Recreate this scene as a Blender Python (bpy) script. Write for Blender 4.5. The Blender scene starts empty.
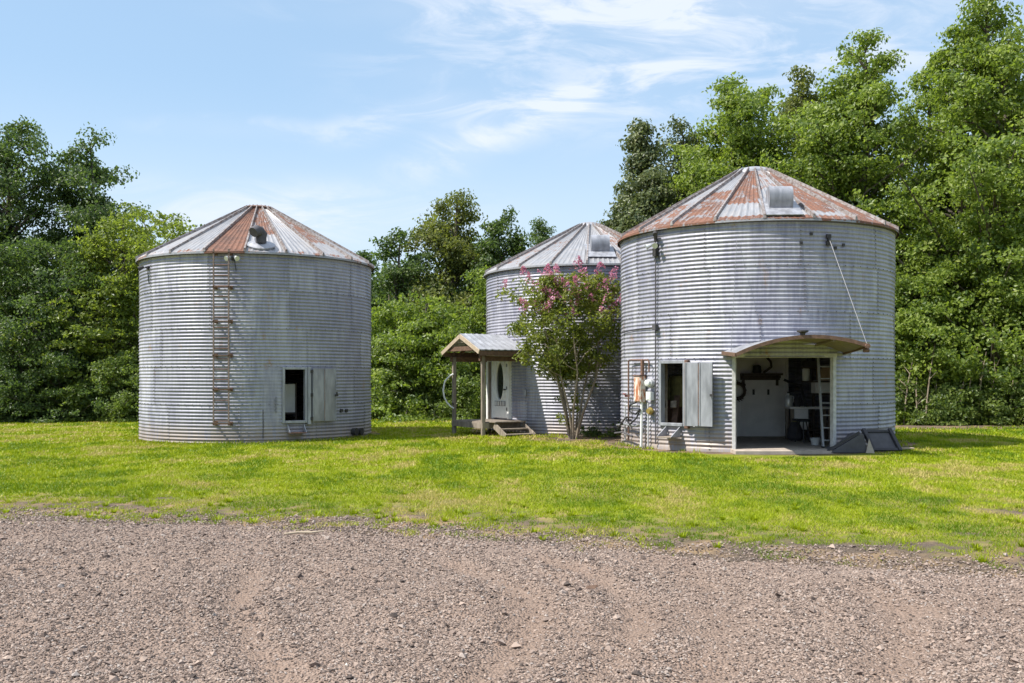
import bpy, math, random
import numpy as np
from math import sin, cos, pi, radians, atan2, asin, sqrt

# ------------------------------------------------------------------ camera, sky, sun, exposure
S = bpy.context.scene
COL = S.collection
F, CX, HY, CAMZ = 950.0, 512.0, 377.0, 1.85
cam = bpy.data.cameras.new("camera"); camo = bpy.data.objects.new("camera", cam); COL.objects.link(camo)
camo.location = (0, 0, CAMZ); camo.rotation_euler = (radians(90), 0, 0)
cam.sensor_width = 36; cam.lens = F / 1024 * 36; cam.shift_y = (HY - 341.5) / 1024
cam.clip_start = .05; cam.clip_end = 6000
S.camera = camo
S.view_settings.view_transform = 'Standard'; S.view_settings.look = 'None'
S.view_settings.exposure = 0.68; S.view_settings.gamma = 1.0
try: S.view_settings.use_curve_mapping = False
except Exception: pass
SUN_EL, SUN_AZ = radians(54), radians(255)
sd = (sin(SUN_AZ)*cos(SUN_EL), cos(SUN_AZ)*cos(SUN_EL), sin(SUN_EL))
sl = bpy.data.lights.new("sun", 'SUN'); sl.energy = 5.0; sl.angle = radians(.5); sl.color = (1, .955, .88)
so = bpy.data.objects.new("sun", sl); COL.objects.link(so); so.location = (-30, -10, 40)
from mathutils import Vector
so.rotation_euler = Vector((-sd[0], -sd[1], -sd[2])).to_track_quat('-Z', 'Y').to_euler()

W = bpy.data.worlds.new("World"); S.world = W; W.use_nodes = True
def build_world():
    nt = W.node_tree; N = nt.nodes; L = nt.links; N.clear()
    def nd(t, **k):
        n = N.new(t)
        for a, b in k.items(): setattr(n, a, b)
        return n
    out = nd('ShaderNodeOutputWorld'); bg = nd('ShaderNodeBackground'); bg.inputs[1].default_value = .095
    sky = nd('ShaderNodeTexSky', sky_type='NISHITA', sun_disc=False, sun_elevation=SUN_EL, sun_rotation=SUN_AZ)
    sky.air_density = 1.0; sky.dust_density = .6; sky.ozone_density = 1.6; sky.altitude = 0
    tc = nd('ShaderNodeTexCoord'); sep = nd('ShaderNodeSeparateXYZ'); L.new(tc.outputs['Generated'], sep.inputs[0])
    def math_(op, a, b=None, c=None, clamp=False):
        n = nd('ShaderNodeMath', operation=op, use_clamp=clamp)
        for i, x in enumerate((a, b, c)):
            if x is None: continue
            if isinstance(x, (int, float)): n.inputs[i].default_value = x
            else: L.new(x, n.inputs[i])
        return n.outputs[0]
    yy = math_('MAXIMUM', sep.outputs[1], .05)
    u = math_('DIVIDE', sep.outputs[0], yy); v = math_('DIVIDE', sep.outputs[2], yy)
    cv = nd('ShaderNodeCombineXYZ'); L.new(u, cv.inputs[0]); L.new(v, cv.inputs[1])
    def noise(scale, detail, rot, sx, sy, rough=.6, dist=0):
        m = nd('ShaderNodeMapping'); L.new(cv.outputs[0], m.inputs[0])
        m.inputs['Rotation'].default_value = (0, 0, rot); m.inputs['Scale'].default_value = (sx, sy, 1)
        n = nd('ShaderNodeTexNoise'); L.new(m.outputs[0], n.inputs['Vector'])
        n.inputs['Scale'].default_value = scale; n.inputs['Detail'].default_value = detail
        n.inputs['Roughness'].default_value = rough; n.inputs['Distortion'].default_value = dist
        return n.outputs[0]
    n1 = noise(6.5, 9, radians(-20), 1, 3.2, .62, .9); n2 = noise(3, 4, radians(-10), 1, 2.0)
    acc = None
    # direction of each bank of thin cloud: (px, py, half width, half height, tilt, strength)
    for (px, py, a, b, r, s) in [(560, 45, 260, 95, 6, .75), (800, 40, 220, 110, -8, .8), (500, 125, 110, 34, 16, .95), (640, 95, 120, 60, 25, .6),
                                 (360, 130, 60, 22, 8, .7), (240, 128, 120, 16, -2, .7), (280, 215, 260, 44, 0, .95), (430, 165, 90, 26, 12, .55), (430, 105, 70, 16, 8, .7),
                                 (560, 105, 50, 20, 22, 1.0), (60, 190, 160, 30, 0, .3), (1000, 60, 200, 120, 0, .4), (540, 8, 330, 30, 0, .6)]:
        m = nd('ShaderNodeMapping', vector_type='TEXTURE'); L.new(cv.outputs[0], m.inputs[0])
        m.inputs['Location'].default_value = ((px-CX)/F, (HY-py)/F, 0)
        m.inputs['Rotation'].default_value = (0, 0, radians(r)); m.inputs['Scale'].default_value = (a/F, b/F, 1)
        ln = nd('ShaderNodeVectorMath', operation='LENGTH'); L.new(m.outputs[0], ln.inputs[0])
        mr = nd('ShaderNodeMapRange', interpolation_type='SMOOTHERSTEP'); L.new(ln.outputs['Value'], mr.inputs[0])
        mr.inputs[1].default_value = 1.25; mr.inputs[2].default_value = 0.0; mr.inputs[3].default_value = 0; mr.inputs[4].default_value = s
        acc = mr.outputs[0] if acc is None else math_('ADD', acc, mr.outputs[0])
    nn = nd('ShaderNodeMapRange', interpolation_type='SMOOTHSTEP'); L.new(n1, nn.inputs[0])
    nn.inputs[1].default_value = .40; nn.inputs[2].default_value = .64
    nb = nd('ShaderNodeMapRange'); L.new(n2, nb.inputs[0]); nb.inputs[1].default_value = .3; nb.inputs[2].default_value = .65
    cl = math_('MULTIPLY', acc, math_('MULTIPLY_ADD', nn.outputs[0], .75, math_('MULTIPLY', nb.outputs[0], .3)), clamp=True)
    cl = math_('MULTIPLY', cl, .84, clamp=True)
    # pale air near the horizon, all round
    hz = nd('ShaderNodeMapRange', interpolation_type='SMOOTHSTEP'); L.new(sep.outputs[2], hz.inputs[0])
    hz.inputs[1].default_value = .45; hz.inputs[2].default_value = -.02; hz.inputs[3].default_value = SKY_HZ[0]; hz.inputs[4].default_value = SKY_HZ[1]
    mx0 = nd('ShaderNodeMix', data_type='RGBA'); L.new(hz.outputs[0], mx0.inputs[0]); L.new(sky.outputs[0], mx0.inputs[6]); mx0.inputs[7].default_value = SKY_PALE
    hw = nd('ShaderNodeMapRange', interpolation_type='SMOOTHSTEP'); L.new(sep.outputs[2], hw.inputs[0]); hw.inputs[1].default_value = .30; hw.inputs[2].default_value = .10; hw.inputs[4].default_value = .62
    mxh = nd('ShaderNodeMix', data_type='RGBA'); L.new(hw.outputs[0], mxh.inputs[0]); L.new(mx0.outputs[2], mxh.inputs[6]); mxh.inputs[7].default_value = (5.3, 6.2, 7.0, 1); mx0 = mxh
    mx = nd('ShaderNodeMix', data_type='RGBA'); L.new(cl, mx.inputs[0]); L.new(mx0.outputs[2], mx.inputs[6]); mx.inputs[7].default_value = SKY_CLOUD
    # bright cloud veil overhead, out of view, added to lift the shadows
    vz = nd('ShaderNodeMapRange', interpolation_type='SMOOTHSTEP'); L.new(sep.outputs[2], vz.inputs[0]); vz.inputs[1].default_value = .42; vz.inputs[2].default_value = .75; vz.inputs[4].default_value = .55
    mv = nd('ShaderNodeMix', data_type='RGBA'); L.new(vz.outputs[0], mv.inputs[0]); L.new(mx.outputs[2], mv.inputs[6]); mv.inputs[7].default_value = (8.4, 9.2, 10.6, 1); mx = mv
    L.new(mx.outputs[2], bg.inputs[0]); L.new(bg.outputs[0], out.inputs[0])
SKY_HZ = (.62, .82); SKY_PALE = (3.45, 5.15, 7.1, 1); SKY_CLOUD = (6.1, 6.5, 7.2, 1)
build_world()

# ------------------------------------------------------------------ helpers
rng = np.random.default_rng(7); random.seed(7)
def tag(o, label=None, cat=None, group=None, kind=None):
    if label: o['label'] = label
    if cat: o['category'] = cat
    if group: o['group'] = group
    if kind: o['kind'] = kind
    return o
def empty(name, loc=(0, 0, 0), rz=0, parent=None):
    o = bpy.data.objects.new(name, None); COL.objects.link(o); o.location = loc; o.rotation_euler = (0, 0, rz); o.empty_display_size = .2
    if parent: o.parent = parent
    return o
def thing(name, label, cat, loc=(0, 0, 0), rz=0, group=None):
    return tag(empty(name, loc, rz), label, cat, group)
def link(name, me, parent=None, loc=None, rz=0):
    o = bpy.data.objects.new(name, me); COL.objects.link(o)
    if loc is not None: o.location = loc
    o.rotation_euler = (0, 0, rz)
    if parent: o.parent = parent
    return o
def np_mesh(name, V, Fc, attrs=None, mats=(), smooth=False, matidx=None):
    V = np.asarray(V, np.float32); Fc = np.asarray(Fc, np.int32); nf, k = Fc.shape
    me = bpy.data.meshes.new(name)
    me.vertices.add(len(V)); me.vertices.foreach_set('co', V.ravel())
    me.loops.add(nf*k); me.loops.foreach_set('vertex_index', Fc.ravel())
    me.polygons.add(nf); me.polygons.foreach_set('loop_start', np.arange(0, nf*k, k, dtype=np.int32))
    try: me.polygons.foreach_set('loop_total', np.full(nf, k, np.int32))
    except Exception: pass
    if matidx is not None: me.polygons.foreach_set('material_index', np.asarray(matidx, np.int32))
    me.polygons.foreach_set('use_smooth', np.full(nf, smooth))
    for a, (dom, val) in (attrs or {}).items():
        at = me.attributes.new(a, 'FLOAT', dom); at.data.foreach_set('value', np.asarray(val, np.float32))
    me.update(calc_edges=True); me.validate()
    for m in mats: me.materials.append(m)
    return me
class MB:
    def __init__(s): s.v = []; s.f = []; s.m = []; s.mi = 0
    def add(s, vs, fs):
        b = len(s.v); s.v += [tuple(p) for p in vs]
        for f in fs: s.f.append([b+i for i in f]); s.m.append(s.mi)
        return s
    def hexa(s, p):   # 8 corners: bottom ring 4, top ring 4
        return s.add(p, [(3,2,1,0), (4,5,6,7), (0,1,5,4), (1,2,6,5), (2,3,7,6), (3,0,4,7)])
    def box(s, x0, x1, y0, y1, z0, z1):
        return s.hexa([(x0,y0,z0),(x1,y0,z0),(x1,y1,z0),(x0,y1,z0),(x0,y0,z1),(x1,y0,z1),(x1,y1,z1),(x0,y1,z1)])
    def beam(s, a, b, w, h, up=(0,0,1)):   # rectangular bar from a to b
        a = Vector(a); b = Vector(b); d = (b-a).normalized(); u = Vector(up)
        if abs(d.dot(u)) > .97: u = Vector((1,0,0))
        r = d.cross(u).normalized(); u = r.cross(d)
        c = [(-1,-1),(1,-1),(1,1),(-1,1)]
        return s.hexa([a+r*(i*w/2)+u*(j*h/2) for i,j in c] + [b+r*(i*w/2)+u*(j*h/2) for i,j in c])
    def tube(s, pts, rad, n=8, cap=True):
        pts = [Vector(p) for p in pts]; k = len(pts)
        if not hasattr(rad, '__len__'): rad = [rad]*k
        rings = []; prev = None
        for i, p in enumerate(pts):
            d = (pts[min(i+1,k-1)]-pts[max(i-1,0)]).normalized()
            if prev is None:
                prev = d.orthogonal().normalized()
            r = (prev - d*prev.dot(d)).normalized(); prev = r; q = d.cross(r)
            rings.append([p + (r*cos(2*pi*j/n)+q*sin(2*pi*j/n))*rad[i] for j in range(n)])
        vs = [v for r in rings for v in r]; fs = []
        for i in range(k-1):
            for j in range(n):
                j2 = (j+1)%n; fs.append((i*n+j, i*n+j2, (i+1)*n+j2, (i+1)*n+j))
        if cap: fs += [tuple(range(n-1,-1,-1)), tuple(range((k-1)*n, k*n))]
        return s.add(vs, fs)
    def lathe(s, prof, c=(0,0,0), n=20, axis='z'):
        vs = []; fs = []
        for (r, z) in prof:
            for j in range(n):
                a = 2*pi*j/n; p = (r*cos(a), r*sin(a), z)
                if axis == 'x': p = (z, r*cos(a), r*sin(a))
                if axis == 'y': p = (r*cos(a), z, r*sin(a))
                vs.append((p[0]+c[0], p[1]+c[1], p[2]+c[2]))
        k = len(prof)
        for i in range(k-1):
            for j in range(n):
                j2 = (j+1)%n; fs.append((i*n+j, i*n+j2, (i+1)*n+j2, (i+1)*n+j))
        fs += [tuple(range(n-1,-1,-1)), tuple(range((k-1)*n, k*n))]
        return s.add(vs, fs)
    def build(s, name, mats, parent=None, smooth=False, bevel=0, loc=None, rz=0):
        me = bpy.data.meshes.new(name); me.from_pydata(s.v, [], s.f); me.validate()
        for m in (mats if isinstance(mats, (list, tuple)) else [mats]): me.materials.append(m)
        if len(me.polygons) == len(s.m): me.polygons.foreach_set('material_index', s.m)
        if smooth:
            me.polygons.foreach_set('use_smooth', [True]*len(me.polygons))
            me.set_sharp_from_angle(angle=radians(40))
        me.update()
        o = link(name, me, parent, loc, rz)
        if bevel:
            b = o.modifiers.new('bevel', 'BEVEL'); b.width = bevel; b.segments = 1; b.limit_method = 'ANGLE'
        return o
def vnoise(x, y, seed=0):
    xi = np.floor(x).astype(np.int64); yi = np.floor(y).astype(np.int64); fx = x-xi; fy = y-yi
    fx = fx*fx*(3-2*fx); fy = fy*fy*(3-2*fy)
    def h(a, b):
        n = (a*374761393 + b*668265263 + seed*974711) & 0xffffffff
        n = ((n ^ (n >> 13))*1274126177) & 0xffffffff
        return ((n ^ (n >> 16)) & 0xffff)/65535.0
    return (h(xi,yi)*(1-fx)+h(xi+1,yi)*fx)*(1-fy)+(h(xi,yi+1)*(1-fx)+h(xi+1,yi+1)*fx)*fy
def fbm(x, y, seed=0, oct=4):
    x = np.asarray(x, float); y = np.asarray(y, float); t = 0; a = .5; s = 0
    for o in range(oct):
        t = t + a*vnoise(x*2**o, y*2**o, seed+o*17); s += a; a *= .5
    return t/s
def sstep(a, b, x): t = np.clip((x-a)/(b-a), 0, 1); return t*t*(3-2*t)
def gx(px, Y): return (px-CX)/F*Y
def gzz(py, Y): return CAMZ+(HY-py)/F*Y
def gz(x, y):   # lie of the land
    x = np.asarray(x, float); y = np.asarray(y, float)
    return -.02 + .008*np.clip(x, -25, 25)*sstep(8, 20, y) - .02*(1-sstep(8, 20, y))*0 + (fbm(x*.25, y*.25, 3)-.5)*.05*sstep(5, 9, y)*(1-sstep(60, 90, y))

# ------------------------------------------------------------------ materials
class NT:
    def __init__(s, name):
        s.mat = bpy.data.materials.new(name); s.mat.use_nodes = True; s.nt = s.mat.node_tree; s.N = s.nt.nodes; s.L = s.nt.links
        s.b = s.N['Principled BSDF']; s.out = s.N['Material Output']; s._tc = None
    def nd(s, t, **k):
        n = s.N.new(t)
        for a, b in k.items(): setattr(n, a, b)
        return n
    def put(s, sock, x):
        if isinstance(x, bpy.types.NodeSocket): s.L.new(x, sock)
        elif isinstance(x, (tuple, list)) and len(x) == 3 and sock.type == 'RGBA': sock.default_value = (*x, 1)
        else: sock.default_value = x
    def tc(s, kind='Object'):
        if s._tc is None: s._tc = s.nd('ShaderNodeTexCoord')
        return s._tc.outputs[kind]
    def map(s, vec, scale=(1,1,1), rot=(0,0,0)):
        m = s.nd('ShaderNodeMapping'); s.L.new(vec, m.inputs[0]); m.inputs['Scale'].default_value = scale; m.inputs['Rotation'].default_value = rot
        return m.outputs[0]
    def noise(s, scale, detail=4, vec=None, rough=.55, dist=0):
        n = s.nd('ShaderNodeTexNoise'); s.L.new(vec if vec is not None else s.tc(), n.inputs['Vector'])
        n.inputs['Scale'].default_value = scale; n.inputs['Detail'].default_value = detail; n.inputs['Roughness'].default_value = rough; n.inputs['Distortion'].default_value = dist
        return n.outputs[0]
    def vor(s, scale, vec=None, feat='F1', out='Color'):
        n = s.nd('ShaderNodeTexVoronoi', feature=feat); s.L.new(vec if vec is not None else s.tc(), n.inputs['Vector']); n.inputs['Scale'].default_value = scale
        return n.outputs[out]
    def rng(s, x, a, b, c=0, d=1, smooth=True):
        m = s.nd('ShaderNodeMapRange', interpolation_type='SMOOTHSTEP' if smooth else 'LINEAR'); s.put(m.inputs[0], x)
        for i, q in enumerate((a, b, c, d)): s.put(m.inputs[i+1], q)
        return m.outputs[0]
    def math(s, op, a, b=0.0, clamp=False):
        m = s.nd('ShaderNodeMath', operation=op, use_clamp=clamp); s.put(m.inputs[0], a); s.put(m.inputs[1], b); return m.outputs[0]
    def mix(s, f, a, b, mode='MIX'):
        m = s.nd('ShaderNodeMix', data_type='RGBA', blend_type=mode); s.put(m.inputs[0], f); s.put(m.inputs[6], a); s.put(m.inputs[7], b); return m.outputs[2]
    def attr(s, name): return s.nd('ShaderNodeAttribute', attribute_name=name).outputs['Fac']
    def bump(s, h, strength=.3, dist=.02):
        b = s.nd('ShaderNodeBump'); b.inputs['Strength'].default_value = strength; b.inputs['Distance'].default_value = dist; s.L.new(h, b.inputs['Height']); s.L.new(b.outputs[0], s.b.inputs['Normal'])
    def set(s, col=None, rough=None, metal=None, spec=None):
        if col is not None: s.put(s.b.inputs['Base Color'], col)
        if rough is not None: s.put(s.b.inputs['Roughness'], rough)
        if metal is not None: s.put(s.b.inputs['Metallic'], metal)
        if spec is not None: s.put(s.b.inputs['Specular IOR Level'], spec)
        return s
def simple(name, c, rough=.6, metal=0, var=.25, scale=9, c2=None, spec=.4, bump=0, stretch=(1,1,1)):
    t = NT(name); n = t.noise(scale, 5, t.map(t.tc(), stretch))
    f = t.rng(n, .3, .7)
    dk = c2 if c2 else tuple(x*(1-var) for x in c)
    t.set(t.mix(f, dk, c), t.rng(n, .2, .8, max(rough-.08, .05), min(rough+.1, 1)), metal, spec)
    if bump: t.bump(n, bump, .01)
    return t.mat
M = {}
def galv(name, base, dark, metal=.35, rough=.42):
    t = NT(name); o = t.tc()
    n1 = t.noise(2.2, 5, t.map(o, (1,1,.35))); n2 = t.noise(14, 4, t.map(o, (1,1,.12))); n3 = t.noise(45, 3)
    sh = t.attr('sheet')
    f = t.math('ADD', t.math('MULTIPLY', n1, .55), t.math('MULTIPLY', n2, .45))
    c = t.mix(t.rng(f, .36, .64), dark, base)
    c = t.mix(t.rng(sh, 0, 1, 0, .45), c, tuple(x*.72 for x in dark))
    c = t.mix(t.rng(n3, .5, .75, 0, .25), c, tuple(min(1, x*1.2) for x in base))
    n4 = t.noise(3.1, 6, t.map(o, (1,1,.5))); n5 = t.noise(30, 3)
    c = t.mix(t.math('MULTIPLY', t.rng(n4, .62, .74), t.rng(n5, .35, .6), True), c, (.27, .17, .11))
    # splashed soil along the foot of the sheets
    z = t.nd('ShaderNodeSeparateXYZ'); t.L.new(o, z.inputs[0])
    c = t.mix(t.math('MULTIPLY', t.rng(z.outputs[2], .75, .02, 0, .85), t.rng(n2, .25, .55)), c, (.28, .22, .17))
    t.set(c, t.rng(n1, .3, .7, rough-.06, rough+.16), metal, .5)
    t.bump(n3, .05, .01)
    return t.mat
M['galv'] = galv('galvanised_sheet', (.385, .382, .42), (.215, .213, .27), .10, .46)
M['galv_flat'] = simple('flat_zinc_sheet', (.36, .365, .395), .45, .3, .38, 6, stretch=(1,1,.25))
def roofmat():
    t = NT('rusting_roof_sheet'); cv = t.nd('ShaderNodeCombineXYZ'); t.L.new(t.attr('ru'), cv.inputs[0]); t.L.new(t.attr('rv'), cv.inputs[1]); p = cv.outputs[0]
    st = t.noise(7, 6, t.map(p, (3.2, .25, 1)), .62); bl = t.noise(3.2, 6, p, .65); band = t.noise(9, 2, t.map(p, (.15, 1, 1))); fine = t.noise(38, 4, p)
    r = t.attr('rust')
    k = t.math('ADD', t.math('ADD', t.math('MULTIPLY', st, .85), t.math('MULTIPLY', bl, .75)), t.math('MULTIPLY', fine, .35)); k = t.math('SUBTRACT', k, .42)
    thr = t.math('SUBTRACT', .99, t.math('MULTIPLY', r, .72))
    fac = t.rng(t.math('SUBTRACT', k, thr), -.06, .07)
    zinc = t.mix(t.rng(st, .35, .65), (.25, .25, .262), (.34, .336, .345))
    zinc = t.mix(t.rng(bl, .45, .7, 0, .35), zinc, (.33, .28, .235))
    rc = t.mix(t.rng(bl, .35, .62), (.075, .036, .028), (.17, .072, .044)); rc = t.mix(t.rng(fine, .4, .68, 0, .5), rc, (.25, .155, .11))
    rc = t.mix(t.rng(band, .52, .66, 0, .55), rc, (.075, .04, .034))
    t.set(t.mix(fac, zinc, rc), t.rng(fac, 0, 1, .42, .85), t.rng(fac, 0, 1, .3, 0), .4); t.bump(fine, .12, .01)
    return t.mat
M['roof'] = roofmat()
M['rust'] = simple('rusty_iron', (.20, .11, .075), .85, 0, .5, 18, (.10, .06, .048))
M['rail'] = simple('ladder_rail', (.24, .19, .165), .8, 0, .4, 18, (.13, .09, .07))
M['rib'] = simple('roof_rib_zinc', (.32, .30, .295), .5, .2, .3, 12, (.15, .105, .085))
M['darkmetal'] = simple('dark_iron', (.06, .055, .055), .6, .3, .4, 20)
M['bolt'] = simple('bolt_grey', (.16, .15, .15), .6, .3, .3, 30)
M['jamb'] = simple('worn_white_paint', (.52, .51, .50), .55, 0, .3, 9)
M['white'] = simple('white_paint', (.78, .77, .74), .5, 0, .12, 7)
M['white_in'] = simple('painted_board', (.82, .79, .76), .7, 0, .14, 3)
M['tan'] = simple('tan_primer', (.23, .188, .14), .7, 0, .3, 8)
M['wood_grey'] = simple('weathered_wood', (.30, .25, .20), .85, 0, .45, 14, (.15, .12, .095), stretch=(1,1,.15))
M['wood_brown'] = simple('brown_wood', (.17, .10, .065), .8, 0, .45, 12)
M['wood_dark'] = simple('dark_wood', (.085, .062, .048), .7, 0, .4, 12)
M['wood_pale'] = simple('pale_lumber', (.45, .36, .26), .8, 0, .25, 12)
M['black'] = simple('black_rubber', (.025, .025, .027), .6, 0, .3, 20)
M['char'] = simple('charcoal_board', (.062, .058, .064), .85, 0, .35, 6)
M['char2'] = simple('grey_board', (.095, .09, .098), .85, 0, .3, 5)
M['alu'] = simple('aluminium', (.68, .69, .70), .4, .4, .15, 10)
M['conduit'] = simple('grey_conduit', (.55, .55, .56), .5, .1, .2, 12)
M['porch_roof'] = simple('porch_roof_zinc', (.46, .465, .49), .4, .4, .25, 4)
M['concrete'] = simple('concrete', (.44, .37, .31), .9, 0, .3, 5, bump=.2)
M['cardboard'] = simple('cardboard', (.42, .29, .17), .85, 0, .2, 6)
M['olive'] = simple('olive_cloth', (.17, .15, .06), .9, 0, .4, 9)
M['brass'] = simple('brass', (.45, .33, .10), .4, .6, .3, 12)
M['paleplastic'] = simple('pale_plastic', (.70, .70, .68), .4, 0, .1, 8)
M['red'] = simple('red_valve', (.35, .05, .04), .5, 0, .3, 12)
M['cable'] = simple('steel_cable', (.20, .20, .21), .4, .3, .2, 12)
def boxrust():
    t = NT('rust_streaked_box'); n = t.noise(9, 5, t.map(t.tc(), (1,1,.4))); n2 = t.noise(30, 3)
    t.set(t.mix(t.rng(n, .40, .56), (.62, .57, .50), t.mix(n2, (.46, .17, .07), (.28, .10, .05))), .75, 0, .3); return t.mat
M['boxrust'] = boxrust()
def glass(name='dark_door_glass'):
    t = NT(name); t.set((.02, .022, .025), .06, 0, .6); return t.mat
M['glass'] = glass()
def leafmat(name, c0, c1, c2=None, trans=.5, spec=.42):
    t = NT(name); a = t.attr('tint')
    c = t.mix(t.rng(a, 0, .68), c0, c1)
    if c2: c = t.mix(t.rng(a, .72, 1), c, c2)
    t.set(c, .45, 0, spec)
    tr = t.nd('ShaderNodeBsdfTranslucent'); t.L.new(t.mix(.5, c, (min(1, c1[0]*1.8), min(1, c1[1]*1.9), c1[2]*.9)), tr.inputs[0])
    ms = t.nd('ShaderNodeMixShader'); ms.inputs[0].default_value = trans
    t.L.new(t.b.outputs[0], ms.inputs[1]); t.L.new(tr.outputs[0], ms.inputs[2]); t.L.new(ms.outputs[0], t.out.inputs[0])
    return t.mat
L_ = {
 'oak': leafmat('oak_leaf', (.03, .062, .02), (.10, .15, .038), (.19, .235, .07)),
 'locust': leafmat('feathery_leaf', (.07, .11, .022), (.215, .265, .038), (.31, .34, .075)),
 'olive': leafmat('olive_leaf', (.055, .078, .022), (.17, .19, .042), (.28, .265, .075)),
 'lime': leafmat('bright_leaf', (.062, .106, .022), (.215, .28, .042), (.34, .38, .10)),
 'magnolia': leafmat('glossy_leaf', (.04, .066, .026), (.135, .16, .056), (.27, .27, .13), .3),
 'bramble': leafmat('bramble_leaf', (.06, .10, .025), (.17, .225, .044), (.25, .30, .085)),
 'myrtle': leafmat('myrtle_leaf', (.06, .092, .02), (.185, .21, .036), (.27, .27, .065)),
 'grass': leafmat('grass_blade', (.075, .145, .004), (.275, .325, .008), (.42, .33, .12), .25, .15),
}
M['petal'] = leafmat('pink_petal', (.36, .10, .20), (.50, .20, .33), (.62, .36, .46), .3)
M['bark'] = simple('bark', (.13, .105, .085), .95, 0, .5, 16, bump=.5, stretch=(1,1,.3))
M['bark_pale'] = simple('smooth_pale_bark', (.30, .24, .18), .8, 0, .35, 10, stretch=(1,1,.3))
# ------------------------------------------------------------------ ground, gravel, grass
EX = np.array([-30, -14, -6.7, -3.28, 0, 1.95, 3.36, 4.86, 12, 30]); EY = np.array([15.5, 13.7, 12.46, 11.85, 10.65, 9.68, 9.15, 8.6, 7.1, 5.2])
def edge_y(x): return np.interp(x, EX, EY)
def rag(x, y): return (fbm(x*.9, y*.9, 31)-.5)*1.5 + (fbm(x*3.1, y*3.1, 32)-.5)*1.1
def bare_mask(x, y):     # soil and stones showing through near the drive, at the bins' feet and in worn patches
    d = y - edge_y(x) + rag(x, y)
    b = 1 - sstep(-.4, 1.5, d)*.56 - sstep(1.0, 4.8, d)*.44
    right = sstep(.5, 4.0, x)
    patch = sstep(.56-.07*right, .68, fbm(x*.55+3, y*.8, 41)) * np.clip(1.15 - d/ (3.0+4.5*right), 0, 1)
    b = np.maximum(b, patch*.95)
    b = np.maximum(b, np.clip(1.25*np.exp(-(((x-3.2)/2.6)**2 + ((y-28.4)/1.25)**2)), 0, 1))            # earth under the flowering tree
    b = np.maximum(b, .8*np.exp(-(((x+.6)/1.2)**2 + ((y-30.9)/.6)**2)))
    for cx, cy in ((-8.33, 31.22), (2.77, 33.73), (6.71, 26.43)):
        r = np.hypot(x-cx, y-cy); b = np.maximum(b, np.clip(1.2*np.exp(-((r-3.75)/(.22 if cx < 0 else .5))**2), 0, 1))
    b = np.maximum(b, (.7+.4*sstep(.35, .6, fbm(x*.5, y*.5, 47)))*np.exp(-((y-33.4)/1.7)**2)*sstep(10.3, 12.0, x))
    return np.clip(b, 0, 1)
def dry_mask(x, y):
    d = y - edge_y(x)
    n = fbm(x*.35, y*.6, 51)
    v = sstep(.42, .68, n)*.75 + .8*sstep(.5, .75, fbm(x*1.3, y*1.6, 52))*.6
    near = np.clip(1.1 - d/9, .25, 1); right = .65 + .6*sstep(0, 5, x)
    return np.clip(v*near*right + .55*sstep(.55, .72, fbm(x*.9+7, y*.45, 55)), 0, 1)
TRACKS = [([(430,700),(480,672),(508,652),(525,630),(528,605),(515,588),(490,574),(450,562)], .15), ([(548,700),(600,672),(628,645),(634,615),(622,592),(590,572),(540,557)], .14),
          ([(690,700),(722,645),(722,608),(700,580),(655,560)], .30), ([(880,700),(905,650),(900,610),(860,585)], .22), ([(300,700),(250,640),(235,600),(250,570)], .14)]
def _seg(pts):
    w = []
    for px, py in pts: Y = CAMZ*F/(py-HY); w.append(((px-CX)/F*Y, Y))
    return np.array(w)
TRACKS = [(_seg(p), w) for p, w in TRACKS]
def track_d(x, y):      # wheel tracks: nearest distance, in track widths
    best = np.full(np.shape(x), 9.)
    wob = .10*(fbm(x*1.7, y*1.7, 64)-.5)
    for P, w in TRACKS:
        for (ax, ay), (bx, by) in zip(P[:-1], P[1:]):
            dx, dy = bx-ax, by-ay; t = np.clip(((x-ax)*dx+(y-ay)*dy)/(dx*dx+dy*dy), 0, 1)
            best = np.minimum(best, np.abs(np.hypot(x-ax-t*dx, y-ay-t*dy)+wob)/w)
    return best
def dirt_mask(x, y):
    x = np.asarray(x, float); y = np.asarray(y, float)
    return np.clip(np.exp(-track_d(x, y)**2)*(.25+1.1*fbm(x*2.6, y*1.5, 61)) + .8*sstep(.56, .74, fbm(x*.8+9, y*.8, 66))*sstep(-2, 1.5, x), 0, 1)
def axis(segs):
    a = []
    for lo, hi, st in segs: a += list(np.arange(lo, hi, st))
    return np.array(a+[segs[-1][1]])
def sheet(name, xs, ys, zf, attrs, mat):
    X, Y = np.meshgrid(xs, ys); V = np.stack([X.ravel(), Y.ravel(), zf(X, Y).ravel()], 1)
    nx, ny = len(xs), len(ys); i = np.arange(nx*ny).reshape(ny, nx)
    Fc = np.stack([i[:-1,:-1].ravel(), i[:-1,1:].ravel(), i[1:,1:].ravel(), i[1:,:-1].ravel()], 1)
    return np_mesh(name, V, Fc, {k: ('POINT', f(X.ravel(), Y.ravel())) for k, f in attrs.items()}, [mat], True)

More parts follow.
